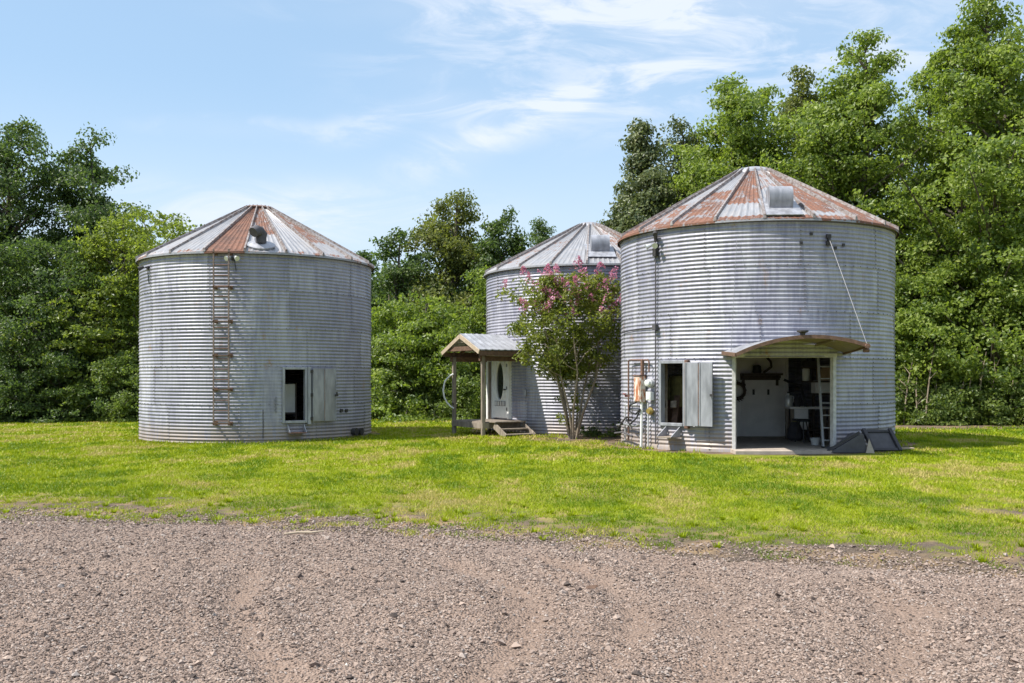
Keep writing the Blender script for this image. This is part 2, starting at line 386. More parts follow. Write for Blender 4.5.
def lawn_mat():
    t = NT('lawn'); o = t.tc(); b = t.attr('bare'); d = t.attr('dry')
    n1 = t.noise(1.1, 6, o, .62); n2 = t.noise(22, 5, o, .7); n3 = t.noise(90, 3, o)
    g = t.mix(t.rng(n2, .3, .7), (.10, .15, .008), (.25, .275, .014)); g = t.mix(t.rng(n1, .4, .7, 0, .5), g, (.30, .285, .03))
    g = t.mix(d, g, (.20, .17, .06))
    s = t.mix(t.rng(n3, .3, .7), (.065, .05, .04), (.18, .138, .102)); s = t.mix(t.rng(n1, .42, .68), s, (.30, .205, .115))
    n5 = t.noise(5, 5, o, .65); f = t.rng(t.math('ADD', t.math('ADD', b, t.math('MULTIPLY', t.math('SUBTRACT', n2, .5), .5)), t.math('MULTIPLY', t.math('SUBTRACT', n5, .5), .8)), .16, .5)
    t.set(t.mix(f, g, s), .95, 0, .15); t.bump(t.math('ADD', n2, n3), .6, .05)
    return t.mat
gx_ = axis([(-2500,-300,550), (-300,-60,40), (-60,-20,4), (-20,22,.22), (22,60,4), (60,300,40), (300,2500,550)])
gy_ = axis([(-400,-40,60), (-40,4,4), (4,46,.22), (46,90,4), (90,300,30), (300,3000,450)])
tag(link('ground', sheet('ground', gx_, gy_, lambda x, y: gz(x, y) - .16*sstep(.05, .9, edge_y(x)-y)*(np.abs(x) < 40), {'bare': bare_mask, 'dry': dry_mask}, lawn_mat())), kind='structure')

def track_h(x, y):
    d = track_d(x, y); return -.042*np.exp(-d**2)*(.5+fbm(x*2, y*2, 67)) + .022*np.exp(-((d-1.9)/.6)**2)*(fbm(x*3, y*3, 68)) + (fbm(x*1.2, y*1.2, 71)-.5)*.05 + (fbm(x*6, y*6, 72)-.5)*.022
def gravel_mat():
    t = NT('gravel_drive'); o = t.tc(); d = t.attr('dirt')
    v1 = t.vor(48, o); v2 = t.vor(95, o); n1 = t.noise(.9, 5, o); n2 = t.noise(30, 4, o)
    e1 = t.vor(48, o, out='Distance')
    sp = t.nd('ShaderNodeSeparateColor'); t.L.new(v1, sp.inputs[0]); sq = t.nd('ShaderNodeSeparateColor'); t.L.new(v2, sq.inputs[0])
    c = t.mix(t.rng(sp.outputs[0], 0, 1), (.15, .11, .088), (.31, .236, .192)); c = t.mix(t.rng(sq.outputs[1], .2, 1, 0, .6), c, (.25, .185, .15))
    c = t.mix(t.rng(n1, .35, .7, 0, .5), c, (.27, .19, .145))
    c = t.mix(t.math('MULTIPLY', d, .65), c, t.mix(n2, (.16, .11, .083), (.262, .186, .142)))
    t.set(c, .95, 0, .2); t.bump(t.math('ADD', t.math('MULTIPLY', e1, -1.0), t.math('MULTIPLY', n2, .6)), .8, .03)
    return t.mat
def drive():
    xs = axis([(-30,-9,.6), (-9,9,.07), (9,24,.6)]); vs = np.concatenate([np.linspace(-14, 4.6, 20), np.arange(4.68, 13.6, .07)])
    # rows run parallel to the verge: the last row is the verge itself
    tt = (vs+14)/(vs[-1]+14)
    X, T = np.meshgrid(xs, vs)
    EYx = edge_y(X) + .35*(fbm(X*1.3, X*0+2, 81)-.5) + .25*(fbm(X*5, X*0+7, 82)-.5)
    Y = np.where(T < 4.6, T, 4.6 + (T-4.6)/(vs[-1]-4.6)*(EYx-4.6))
    E = EYx - Y
    Z = gz(X, Y) + .006 + track_h(X, Y)*sstep(0, 1.0, E) + .012*sstep(.0, .8, E)
    V = np.stack([X.ravel(), Y.ravel(), Z.ravel()], 1); ny, nx = X.shape; i = np.arange(nx*ny).reshape(ny, nx)
    Fc = np.stack([i[:-1,:-1].ravel(), i[:-1,1:].ravel(), i[1:,1:].ravel(), i[1:,:-1].ravel()], 1)
    me = np_mesh('gravel_drive', V, Fc, {'dirt': ('POINT', dirt_mask(X.ravel(), Y.ravel()))}, [gravel_mat()], True)
    tag(link('gravel_drive', me), kind='structure')
drive()
def stone_mat():
    t = NT('gravel_stone'); a = t.attr('tint'); n = t.noise(60, 3)
    r = t.nd('ShaderNodeValToRGB'); t.L.new(a, r.inputs[0]); e = r.color_ramp.elements
    pal = [(0, (.04, .034, .031)), (.18, (.105, .080, .067)), (.35, (.195, .148, .122)), (.6, (.272, .208, .172)), (.8, (.36, .278, .226)), (.93, (.28, .245, .222)), (1, (.60, .52, .44))]
    e[0].position = 0; e[0].color = (*pal[0][1], 1); e[1].position = 1; e[1].color = (*pal[-1][1], 1)
    for p, c in pal[1:-1]: q = e.new(p); q.color = (*c, 1)
    t.set(t.mix(t.rng(n, .3, .7, 0, .25), r.outputs[0], (.20, .14, .115)), .9, 0, .25); return t.mat
def stones():
    n = 330000
    y = 4.6 + 9.6*rng.random(n)**1.25; x = (rng.random(n)*2-1)*(1.6 + .60*y)
    d = edge_y(x) - y; keep = (d + rag(x, y)*.5 > -.25 - 2.4*rng.random(n)**2.2*bare_mask(x, y))
    keep &= rng.random(n) < (1 - .78*dirt_mask(x, y))
    keep &= rng.random(n) < .55+.45*sstep(.35, .6, fbm(x*1.7, y*1.7, 91)) 
    x, y = x[keep], y[keep]; n = len(x)
    s = .0042 + .0085*rng.random(n)**2.0 + .020*(rng.random(n) > .988)*rng.random(n)**1.5; s *= (1 + .035*np.clip(y-6, 0, 9))
    z = gz(x, y) + .006 + track_h(x, y)*sstep(0, 1.0, edge_y(x)-y) + .012*sstep(0, .8, edge_y(x)-y) + s*.35
    base = np.array([[1,0,0],[-1,0,0],[0,1,0],[0,-1,0],[0,0,1],[0,0,-1]], float)
    B = base[None]*(.75+.6*rng.random((n,6,1)))*s[:,None,None]*np.stack([1+.5*rng.random(n), 1+.3*rng.random(n), .62+.3*rng.random(n)], 1)[:,None,:]
    a = rng.random(n)*2*pi; t = (rng.random(n)-.5)*1.4
    ct, st = np.cos(t)[:,None], np.sin(t)[:,None]; X, Y, Z = B[...,0], B[...,1], B[...,2]
    X, Z = X*ct-Z*st, X*st+Z*ct; ca, sa = np.cos(a)[:,None], np.sin(a)[:,None]; X, Y = X*ca-Y*sa, X*sa+Y*ca
    V = np.stack([X+x[:,None], Y+y[:,None], Z+z[:,None]], -1).reshape(-1, 3)
    f = np.array([[0,2,4],[2,1,4],[1,3,4],[3,0,4],[2,0,5],[1,2,5],[3,1,5],[0,3,5]])
    Fc = (f[None]+(np.arange(n)*6)[:,None,None]).reshape(-1, 3)
    tint = np.clip(rng.random(n)*.95 + .05*(rng.random(n)>.97), 0, 1)
    me = np_mesh('gravel', V, Fc, {'tint': ('POINT', np.repeat(tint, 6))}, [stone_mat()])
    tag(link('gravel', me), kind='stuff')
stones()

def grass():
    P = []
    for y0, y1, dens, wd in ((7, 11, 2500, .0045), (11, 15, 1800, .006), (15, 20, 900, .009), (20, 28, 460, .014), (28, 36, 190, .022), (36, 46, 90, .03)):
        n = int(dens*(y1-y0)*2*(2.5+.60*(y0+y1)/2)); y = y0+(y1-y0)*rng.random(n); x = (rng.random(n)*2-1)*(2.5+.60*y)
        P.append(np.stack([x, y, np.full(n, wd)], 1))
    P = np.concatenate(P); x, y, w = P.T
    d = y - edge_y(x); b = bare_mask(x, y); clump = fbm(x*3.2, y*3.2, 101)
    k = (d + rag(x, y)*.7 > -.15) & (rng.random(len(x)) < sstep(b*.95-.18, b*.95+.14, np.clip((fbm(x*4.2, y*4.2, 103)-.22)/.56, 0, 1)+.04)*(1-.9*b**6))
    for cx, cy in ((-8.33, 31.22), (2.77, 33.73), (6.71, 26.43)): k &= np.hypot(x-cx, y-cy) > 3.72
    k &= ~((np.abs(x-6.55) < 2.0) & (y > 21.4) & (y < 23.5))
    x, y, w, d, clump = x[k], y[k], w[k], d[k], clump[k]; n = len(x)
    tall = sstep(.62, .75, fbm(x*1.9, y*1.9, 111))*(d < 7)
    h = (.020+.040*rng.random(n))*(1+1.1*tall*rng.random(n))*(.75+.5*sstep(10, 30, y)) * (.35+.9*clump+.5*fbm(x*1.1, y*1.1, 107))
    a = rng.random(n)*2*pi; lean = h*(.3+.9*rng.random(n)); la = rng.random(n)*2*pi
    z = gz(x, y)-.004; dx, dy = np.cos(a)*w, np.sin(a)*w
    top = np.stack([x+np.cos(la)*lean, y+np.sin(la)*lean, z+h], 1)
    V = np.stack([np.stack([x-dx, y-dy, z], 1), np.stack([x+dx, y+dy, z], 1), top], 1).reshape(-1, 3)
    tint = np.clip(.36 + .45*(rng.random(n)-.5) + .62*(sstep(.3, .7, fbm(x*.7, y*.42, 121))-.5) + .62*(sstep(.3, .7, fbm(x*2.2, y*1.3, 122))-.5) + .8*dry_mask(x, y)*rng.random(n) + .10*sstep(14, 26, y), 0, 1)
    Fc = np.arange(n*3).reshape(-1, 3)
    # untrimmed grass against the bins' feet
    RV = []; RT = []
    for cx, cy in ((-8.33, 31.22), (2.77, 33.73), (6.71, 26.43)):
        for _ in range(2600):
            q = random.uniform(-pi, 0); 
            if cx > 0 and random.random() < .6: continue
            nz = float(fbm(np.array([q*6+cx]), np.array([.5]), 131)[0]); rr = 3.69+random.random()**2*.3
            bx, by = cx+cos(q)*rr, cy+sin(q)*rr
            if cx > 6 and abs(bx-6.55) < 1.95 and by < 23.6 or nz < .38: continue
            hh = random.uniform(.03, .13)*(.3+1.1*nz); q2 = random.random()*6.3; ww = .012; ll = hh*random.uniform(.1, .8)
            RV += [(bx-sin(q2)*ww, by+cos(q2)*ww, 0), (bx+sin(q2)*ww, by-cos(q2)*ww, 0), (bx+cos(q2)*ll, by+sin(q2)*ll, hh)]; RT += [random.uniform(.1, .95)]*3
    # weeds: coarse tufts near the drive
    m = 150; wx = []; 
    while len(wx) < m:
        px = (random.random()*2-1)*9; e = float(edge_y(px)); py = e+.3+random.random()**1.6*6.0
        if float(bare_mask(np.array([px]), np.array([py]))[0]) < .95: wx.append((px, py))
    V2 = RV; T2 = RT
    for px, py in wx:
        r = random.uniform(.04, .13); nb = int(30+200*r)
        for _ in range(nb):
            q = random.random()*2*pi; rr = r*.5*random.random(); bx, by = px+cos(q)*rr, py+sin(q)*rr; bz = float(0)
            hh = random.uniform(.04, .11)*(.6+2*r); ll = hh*random.uniform(.3, 1.2); ww = random.uniform(.005, .010); q2 = q+random.uniform(-.7, .7)
            V2 += [(bx-sin(q2)*ww, by+cos(q2)*ww, 0), (bx+sin(q2)*ww, by-cos(q2)*ww, 0), (bx+cos(q2)*ll, by+sin(q2)*ll, hh)]; T2 += [random.uniform(.3, .7)]*3
    V2 = np.array(V2); V2[:,2] += gz(V2[:,0], V2[:,1])
    Fc = np.concatenate([Fc, np.arange(len(V2)).reshape(-1, 3)+len(V)]); V = np.concatenate([V, V2]); tint = np.concatenate([np.repeat(tint, 3), np.array(T2)])
    tag(link('grass', np_mesh('grass', V, Fc, {'tint': ('POINT', tint)}, [L_['grass']])), kind='stuff')
grass()
# ------------------------------------------------------------------ the three bins
R = 3.658; RING = 1.1176; PITCH = RING/11; AMP = .0115
class Bin:
    def __init__(s, px0, px1, y_eave, y_base, name, label, group):
        a0, a1 = math.atan((px0-CX)/F), math.atan((px1-CX)/F); s.b = (a0+a1)/2; s.D = R/sin((a1-a0)/2)
        s.x, s.y = s.D*sin(s.b), s.D*cos(s.b); yf = (s.D-R)*cos(s.b)
        s.z0 = gzz(y_base, yf); s.H = gzz(y_eave, yf)-s.z0
        s.root = thing(name, label, 'grain bin', (s.x, s.y, s.z0), -s.b, group)
    def phi(s, px, r=R):
        d = math.atan((px-CX)/F)-s.b; return asin(max(-1, min(1, s.D*sin(d)/r)))-d
    def z(s, ph, py, r=R):      # height above the bin's base of what shows at row py on the wall at angle ph
        lx, ly = r*sin(ph), -r*cos(ph); Y = s.y - lx*sin(s.b) + ly*cos(s.b)
        return gzz(py, Y)-s.z0
    def pz(s, px, py): p = s.phi(px); return p, s.z(p, py)
    def local(s, x, y, z=0):    # world to the bin's own frame
        dx, dy = x-s.x, y-s.y; c, q = cos(s.b), sin(s.b)
        return (dx*c-dy*q, dx*q+dy*c, z-s.z0)
    def world(s, x, y, z=0):
        c, q = cos(s.b), sin(s.b); return (s.x+x*c+y*q, s.y-x*q+y*c, z+s.z0)
def cyl(ph, r, z): return (r*sin(ph), -r*cos(ph), z)
def tb(mb, ph, x0, x1, o0, o1, z0, z1, r=R):    # a box on the wall: x along it, o outwards from it
    T = (cos(ph), sin(ph)); O = (sin(ph), -cos(ph))
    def P(x, o, z): return (T[0]*x+O[0]*(r+o), T[1]*x+O[1]*(r+o), z)
    return mb.hexa([P(x0,o1,z0), P(x1,o1,z0), P(x1,o0,z0), P(x0,o0,z0), P(x0,o1,z1), P(x1,o1,z1), P(x1,o0,z1), P(x0,o0,z1)])
def tp(ph, x, o, z, r=R):
    return (cos(ph)*x+sin(ph)*(r+o), sin(ph)*x-cos(ph)*(r+o), z)
def prof(z): return AMP*np.cos(2*pi*z/PITCH)
def make_wall(B, holes, seed, flats=()):
    """One corrugated skin, its sheets lapped and bolted; HOLES are (ph0, ph1, z0, z1)."""
    rs = random.Random(seed); H = B.H-.02
    ph = list(np.linspace(-pi, pi, 181)); zs = list(np.arange(0, H, PITCH/8))+[H]
    for a, b, c, d in list(holes):
        for q in (a, b):
            i = int(np.argmin([abs(p-q) for p in ph])); ph[i] = q
        for q in (c, d):
            i = int(np.argmin([abs(p-q) for p in zs])); zs[i] = q
    ph = np.array(sorted(ph)); zs = np.array(sorted(zs))
    PH, Z = np.meshgrid(ph, zs); A = np.ones_like(PH)
    for a, b, c, d in flats: A = np.where((PH >= a-1e-6) & (PH <= b+1e-6) & (Z >= c) & (Z <= d), .12, A)
    # sheets that have been knocked about are not quite true
    dent = (fbm(PH*3+seed, Z*1.1, seed, 3)-.5)*.035
    RR = R + prof(Z)*A + dent
    V = np.stack([RR*np.sin(PH), -RR*np.cos(PH), Z], -1).reshape(-1, 3)
    ny, nx = PH.shape; i = np.arange(nx*ny).reshape(ny, nx)
    pc = (ph[:-1]+ph[1:])/2; zc = (zs[:-1]+zs[1:])/2; PC, ZC = np.meshgrid(pc, zc)
    keep = np.ones_like(PC, bool)
    for a, b, c, d in holes: keep &= ~((PC > a) & (PC < b) & (ZC > c) & (ZC < d))
    Fc = np.stack([i[:-1,:-1], i[:-1,1:], i[1:,1:], i[1:,:-1]], -1)[keep]
    off = {}; tone = {}
    step = 2*pi/10
    k = np.floor(ZC/RING).astype(int); offs = np.array([rs.random()*step for _ in range(8)]); sh = np.floor((PC+pi+offs[k])/step).astype(int)
    tv = np.array([[rs.random() for _ in range(14)] for _ in range(8)]); tone = tv[k, sh][keep]
    mi = np.zeros(len(Fc), int)
    me_parts = [(V, Fc, tone, mi)]
    # vertical laps and bolts
    SV, SF, ST, SM = [], [], [], []
    def quad(p, m, t):
        b = len(SV); SV.extend(p); SF.append((b, b+1, b+2, b+3)); SM.append(m); ST.append(t)
    def blocked(a, z): return any(p0-.02 < a < p1+.02 and z0-.05 < z < z1+.05 for p0, p1, z0, z1 in holes)
    def rad(a, z):
        f = 1
        for p0, p1, z0, z1 in flats:
            if p0 <= a <= p1 and z0 <= z <= z1: f = .12
        return R + AMP*cos(2*pi*z/PITCH)*f + float((fbm(np.array([a*3+seed]), np.array([z*1.1]), seed, 3)-.5)[0])*.035
    def bolt(a, z):
        if blocked(a, z): return
        r0 = rad(a, z); h = .014; s_ = .011
        c = [tp(a, x*s_, o, z+q*s_, r0) for o in (-.004, h) for x, q in ((-1,-1),(1,-1),(1,1),(-1,1))]
        quad(c[4:], 1, .5)
        for j in range(4): quad([c[j], c[(j+1)%4], c[(j+1)%4+4], c[j+4]], 1, .5)
    for ring in range(int(H/RING)+1):
        z0, z1 = ring*RING, min((ring+1)*RING, H)
        for q in range(10):
            a = -pi+q*step-offs[ring]+step
            if cos(a) < -.35: continue
            zz = np.arange(z0, z1+.001, PITCH/6)
            for j in range(len(zz)-1):
                if blocked(a, zz[j]): continue
                ra, rb = rad(a, zz[j])+.005, rad(a, zz[j+1])+.005; w = .028/R
                quad([cyl(a-w, ra, zz[j]), cyl(a+w, ra, zz[j]), cyl(a+w, rb, zz[j+1]), cyl(a-w, rb, zz[j+1])], 0, .95)
            for j in range(int((z1-z0)/PITCH)):
                bolt(a-.004, z0+(j+.02)*PITCH)
        if ring:
            for a in np.arange(-1.9, 1.9, .25/R): bolt(a, ring*RING)
    nV = len(V); V = np.concatenate([V, np.array(SV)]); Fc = np.concatenate([Fc, np.array(SF)+nV])
    tone = np.concatenate([tone, np.array(ST)]); mi = np.concatenate([mi, np.array(SM)])
    me = np_mesh('wall', V, Fc, {'sheet': ('FACE', tone)}, [M['galv'], M['bolt']], True, mi)
    return link('wall', me, B.root)
def make_roof(B, z_apex, ph_rib, rust_spec, npan, rcap, seed, edge_rust=.3):
    Re = R+.10; zc = z_apex-B.z0; ze = B.H; rise = zc-ze
    rc = rcap; st = 2*pi/npan; V = []; Fc = []; ru = []; rv = []; rs_ = []
    NR, NA = 26, 21
    def rust(ph, u):
        v = .16
        for a, b, u0, u1, amt in rust_spec:
            if radians(a) <= ph <= radians(b):
                e = min(1, max(0, (u-u0)/.12+.5), max(0, (u1-u)/.12+.5)); v = max(v, amt*max(0, e))
        return max(v, edge_rust if u < .04 else 0)
    for p in range(npan):
        a0 = ph_rib+p*st; ac = (a0+st/2+pi) % (2*pi) - pi; b0 = len(V)
        for i in range(NR+1):
            u = i/NR; r = Re+(rc-Re)*u; z = ze+rise*u
            for j in range(NA+1):
                w = j/NA; a = a0+st*w; lift = (.026 if j % 3 == 1 else 0)*(1-u*.5)*(0 < u < 1)
                sag = -.02*sin(pi*w)*(1-u)
                V.append(cyl(a, r, z+lift+sag)); ru.append((a*1.6)%50); rv.append(u*4.2+p*3.7); rs_.append(rust(ac, u))
        for i in range(NR):
            for j in range(NA):
                q = b0+i*(NA+1)+j; Fc.append((q, q+1, q+NA+2, q+NA+1))
        # turned-down eave
        b1 = len(V)
        for j in range(NA+1):
            a = a0+st*j/NA
            V.append(cyl(a, Re+.004, ze-.075)); ru.append(a*1.6%50); rv.append(p*3.7-.1); rs_.append(rust(ac, .1))
        for j in range(NA): Fc.append((b1+j, b1+j+1, b0+j+1, b0+j))
    me = np_mesh('roof', V, Fc, {'ru': ('POINT', ru), 'rv': ('POINT', rv), 'rust': ('POINT', rs_)}, [M['roof']], False)
    roof = link('roof', me, B.root)
    for p in range(npan):      # standing ribs over the panel joints
        a = ph_rib+p*st; mb = MB()
        if cos(a) < -.6: continue
        T = Vector((cos(a), sin(a), 0)); n = 7
        for i in range(n):
            pts = []
            for u in (i/n, (i+1)/n+.006):
                r = Re+.012+(rc-Re)*u; z = ze+rise*u; w = .042-.018*u
                pts.append([Vector(cyl(a, r, z-.02))-T*w, Vector(cyl(a, r, z-.02))+T*w, Vector(cyl(a, r, z+.085))+T*w*.6, Vector(cyl(a, r, z+.085))-T*w*.6])
            mb.add(pts[0]+pts[1], [(0,1,2,3), (7,6,5,4), (0,4,5,1), (1,5,6,2), (2,6,7,3), (3,7,4,0)])
        mb.build('roof_rib', M['rib'], roof)
    mb = MB(); mb.tube([cyl(i*2*pi/90, R+.035, B.H-.06) for i in range(91)], .022, 6, False); mb.build('eave_ring', M['bolt'], B.root)  # the ring's dark colour stands in for the shade under the eave
    return roof
def cap(B, prof_, mat):
    mb = MB(); mb.lathe(prof_, (0, 0, 0), 24); mb.build('roof_cap', mat, B.root, True)

G = 'round corrugated grain bins on the lawn'
BL = Bin(139, 371, 251.5, 443, 'grain_bin', 'corrugated steel grain bin standing apart, with a long rusty ladder up its wall', G)
BR = Bin(621, 895, 218.5, 450.5, 'grain_bin', 'corrugated steel grain bin with a raised door hatch over a wide garage opening', G)
BM = Bin(486.5, 694, 263, 437, 'grain_bin', 'corrugated steel grain bin behind the pink flowering tree, with a white oval-glass door', G)

def window_door(B, px, py, shut_px, shut_py, fold=True, dark_frame=True, tilt=0, rust_stile=False):
    """an opening px[0]..px[1], py[0]..py[1] with a flat frame and a folding leaf swung open beside it"""
    pc = B.phi((px[0]+px[1])/2); p0, p1 = B.phi(px[0]), B.phi(px[1]); z1, z0 = B.z(pc, py[0]), B.z(pc, py[1])
    x0, x1 = R*math.tan(p0-pc), R*math.tan(p1-pc)
    o = .05; w = .075; fr = MB()
    tb(fr, pc, x0-w, x0, -.12, o, z0-w, z1+w); tb(fr, pc, x1, x1+w, -.12, o, z0-w, z1+w)
    tb(fr, pc, x0, x1, -.12, o-.004, z1, z1+w); tb(fr, pc, x0, x1, -.12, o+.02, z0-w, z0)
    f = fr.build('window_frame', M['galv_flat'], B.root, bevel=.006)
    # the leaf
    q0, q1 = B.phi(shut_px[0]), B.phi(shut_px[1]); qc = (q0+q1)/2; za, zb = B.z(qc, shut_py[1]), B.z(qc, shut_py[0])
    wd = R*(q1-q0)/2
    s = empty('shutter', (0,0,0), 0, B.root)
    for k, (a, b) in enumerate(((-wd, -.012), (.012, wd))):
        mb = MB(); tb(mb, qc, a, b, .075+tilt, .105+tilt, za, zb)
        tb(mb, qc, a, a+.03, .1055+tilt, .122+tilt, za, zb); tb(mb, qc, b-.03, b, .1055+tilt, .122+tilt, za, zb)
        mb.build('shutter_leaf', M['galv_flat'], s, bevel=.004)
    mb = MB(); tb(mb, qc, -.010, .010, .055+tilt, .118+tilt, za+.03, zb-.03); mb.build('fold_joint', M['rust'], s)
    mb = MB(); st = (x1+w, x1+w+.10); tb(mb, pc, st[0]+.003, st[1], -.02, .085, z0-.12, z1+.08); mb.build('hinge_stile', M['rust'] if rust_stile else M['galv_flat'], B.root, bevel=.006)
    for zz in (z0+.05, (z0+z1)/2, z1-.05):
        mb = MB(); tb(mb, pc, st[1]-.02, st[1]+.05, .06, .115, zz-.05, zz+.05); mb.build('hinge', M['darkmetal'], s)
    mb = MB(); zz = (za+zb)/2-.02; tb(mb, qc, wd-.05, wd+.045, .123+tilt, .165+tilt, zz-.03, zz+.03); tb(mb, qc, wd+.0, wd+.03, .123+tilt, .15+tilt, zz+.03, zz+.10); mb.build('latch', M['darkmetal'], s)
    return (p0, p1, z0, z1), pc

# ---- left bin
hole, pc = window_door(BL, (284.5, 304.5), (369.5, 420.5), (310.5, 333.5), (368.5, 421))
fl = (BL.phi(262), BL.phi(284), hole[2]-.15, hole[3]+.12)
make_wall(BL, [hole], 3, [fl, (hole[1], BL.phi(336), hole[2]-.1, hole[3]+.1)])
make_roof(BL, 7.36, radians(-5.9), [(-24, -6, -.2, 1.2, 1.02), (-6, 12, .32, 1.2, .72), (12, 30, .55, 1.2, .45), (30, 48, .25, .95, .72), (48, 66, -.1, .3, .45), (66, 95, .0, 1, .85), (-42, -24, .1, .5, .25), (-62, -42, -.1, .25, .35), (-95, -62, -.1, 1, .5)], 20, .42, 5, .55)
zt = 7.36-BL.z0
cap(BL, [(.40, zt-.10), (.52, zt-.03), (.54, zt+.02), (.40, zt+.075), (.12, zt+.10), (.02, zt+.105)], M['rust'])
def ladder_on(B, pxa, pxb, ytop, ybot):
    pa, pb = B.phi(pxa), B.phi(pxb); pc = (pa+pb)/2; z1, z0 = B.z(pc, ytop), B.z(pc, ybot); hw = R*math.sin((pb-pa)/2); off = .24
    l = empty('ladder', (0,0,0), 0, B.root)
    for sgn in (-1, 1):
        mb = MB(); tb(mb, pc, sgn*hw-.02, sgn*hw+.02, off-.018, off+.018, z0, z1); mb.build('rail', M['rail'], l)
    n = int((z1-z0)/.30)
    for i in range(n):
        mb = MB(); z = z0+.12+i*.30; mb.tube([tp(pc, -hw, off, z), tp(pc, hw, off, z)], .015, 6); mb.build('rung', M['rust'], l)
    for i in range(6):
        z = z0+.02+i*(z1-z0-.15)/5.0
        for sgn in (-1, 1):
            mb = MB(); tb(mb, pc, sgn*hw-.018, sgn*hw+.018, .0, off+.03, z, z+.05); tb(mb, pc, sgn*hw-.05, sgn*hw+.05, .0, .03, z-.03, z+.08); mb.build('bracket', M['wood_brown'], l)
        mb = MB(); tb(mb, pc, -hw-.03, hw+.03, off+.019, off+.030, z+.010, z+.042); mb.build('cross_bar', M['wood_brown'], l)
ladder_on(BL, 216.3, 231.3, 250, 425)
def flood(B, px, py, both=True, cable=.35):
    p, z = B.pz(px, py); f = empty('floodlight', (0,0,0), 0, B.root)
    mb = MB(); tb(mb, p, -.05, .05, 0, .06, z-.05, z+.05); tb(mb, p, -.015, .015, .06, .13, z-.01, z+.02); mb.build('mount', M['darkmetal'], f)
    for sgn in ((-1, 1) if both else (-1,)):
        mb = MB(); c = Vector(tp(p, sgn*.09, .15, z+.02)); e = Vector(tp(p, sgn*.17, .26, z-.04))
        d = (e-c).normalized(); mb.tube([c-d*.03, c, c+d*.08, c+d*.13], [.03, .045, .06, .075], 12); mb.build('lamp_head', M['alu'] if both else M['char'], f, True)
    mb = MB(); pts = [tp(p, .02, .03, z-.03), tp(p, .05, .06, z-.15), tp(p, .08, .03, z-cable)]; mb.tube(pts, .012, 6); mb.build('cable', M['black'], f)
flood(BL, 233.5, 258.5); flood(BL, 149, 268, False, .5)
# roof vent: squat elbow on a round flashing
def gooseneck(B, px, py):
    # find the roof point under that spot
    best = None
    for ph in np.linspace(-.8, .8, 81):
        for u in np.linspace(.05, .9, 60):
            r = R+.09+(.4-R-.09)*u; z = B.H+(7.36-B.z0-B.H)*u; w = B.world(*cyl(ph, r, z))
            e = (CX+F*w[0]/w[1]-px)**2+(HY-F*(w[2]-CAMZ)/w[1]-py)**2
            if best is None or e < best[0]: best = (e, ph, r, z)
    return best[1:]
ph, r, z = gooseneck(BL, 261, 246)
v = empty('roof_vent', (0,0,0), 0, BL.root)
mb = MB(); O = Vector((sin(ph), -cos(ph), 0)); c = Vector(cyl(ph, r, z)); sl_ = math.atan2(7.36-BL.z0-BL.H, R-.3); nrm = (O*sin(sl_)+Vector((0,0,1))*cos(sl_)); 
dwn = (O*cos(sl_)-Vector((0,0,1))*sin(sl_)); T = Vector((cos(ph), sin(ph), 0))
vs = []; n = 18
for k, (rr, h) in enumerate(((.44, .0), (.44, .05), (.30, .09), (.25, .11))):
    for j in range(n): a = 2*pi*j/n; vs.append(c + T*rr*.95*cos(a) + dwn*rr*.75*sin(a) + nrm*h)
fs = [(k*n+j, k*n+(j+1)%n, (k+1)*n+(j+1)%n, (k+1)*n+j) for k in range(3) for j in range(n)]+[tuple(range(3*n, 4*n))]
mb.add(vs, fs); mb.build('flashing', M['galv_flat'], v, True)
mb = MB(); b = c+nrm*.08; mb.tube([b, b+Vector((0,0,.16)), b+Vector((0,0,.26))-O*.02+T*.02, b+Vector((0,0,.34))+O*.04-T*.05, b+Vector((0,0,.36))+O*.16-T*.13, b+Vector((0,0,.28))+O*.25-T*.22], [.16, .16, .17, .17, .16, .15], 14); mb.build('elbow', M['char2'], v, True)
# step bracket below the opening, chain, drain box, name of nothing
def step_bracket(B, px0, px1, y0, y1, proj, mat_, shelf):
    pc = B.phi((px0+px1)/2); z1, z0 = B.z(pc, y0), B.z(pc, y1); w = R*math.tan(B.phi(px1)-pc)
    s = empty('step', (0,0,0), 0, B.root)
    for x in (-w, w):
        mb = MB(); mb.add([tp(pc, x-.012, .01, z1), tp(pc, x-.012, .02, z0), tp(pc, x-.012, proj, z0), tp(pc, x+.012, .01, z1), tp(pc, x+.012, .02, z0), tp(pc, x+.012, proj, z0)], [(0,1,2), (5,4,3), (0,3,4,1), (1,4,5,2), (2,5,3,0)]); mb.build('bracket', mat_, s)
    mb = MB(); tb(mb, pc, -w-.015, w+.015, .02, proj+.02, z0-.03, z0-.001); mb.build('tread', shelf, s, bevel=.004)
step_bracket(BL, 287.5, 303.5, 423.5, 432, .26, M['galv_flat'], M['rust'])
p, z = BL.pz(275.5, 405); mb = MB()
for k in range(9):
    q = z+.20-k*.05; mb.tube([tp(p, .012*(-1)**k+cos(a)*.02, .03+.006*(k%2), q+sin(a)*.03) for a in np.linspace(0, 2*pi, 9)], .007, 5)
mb.build('chain', M['cable'], BL.root)
for px, py, w, h, o in ((352.5, 431.5, .11, .12, .16), (358.5, 431.5, .10, .12, .13)):
    p, z = BL.pz(px, py); mb = MB(); mb.tube([tp(p, 0, .0, z), tp(p, 0, o, z)], [h*.9, h], 12); mb.build('drain_outlet', M['darkmetal'], BL.root, True)
for px, py in ((341, 410.5), (346, 410.5)):
    p, z = BL.pz(px, py); mb = MB(); tb(mb, p, -.055, .055, .0, .04, z-.045, z+.045); mb.build('hole_cover', M['darkmetal'], BL.root)
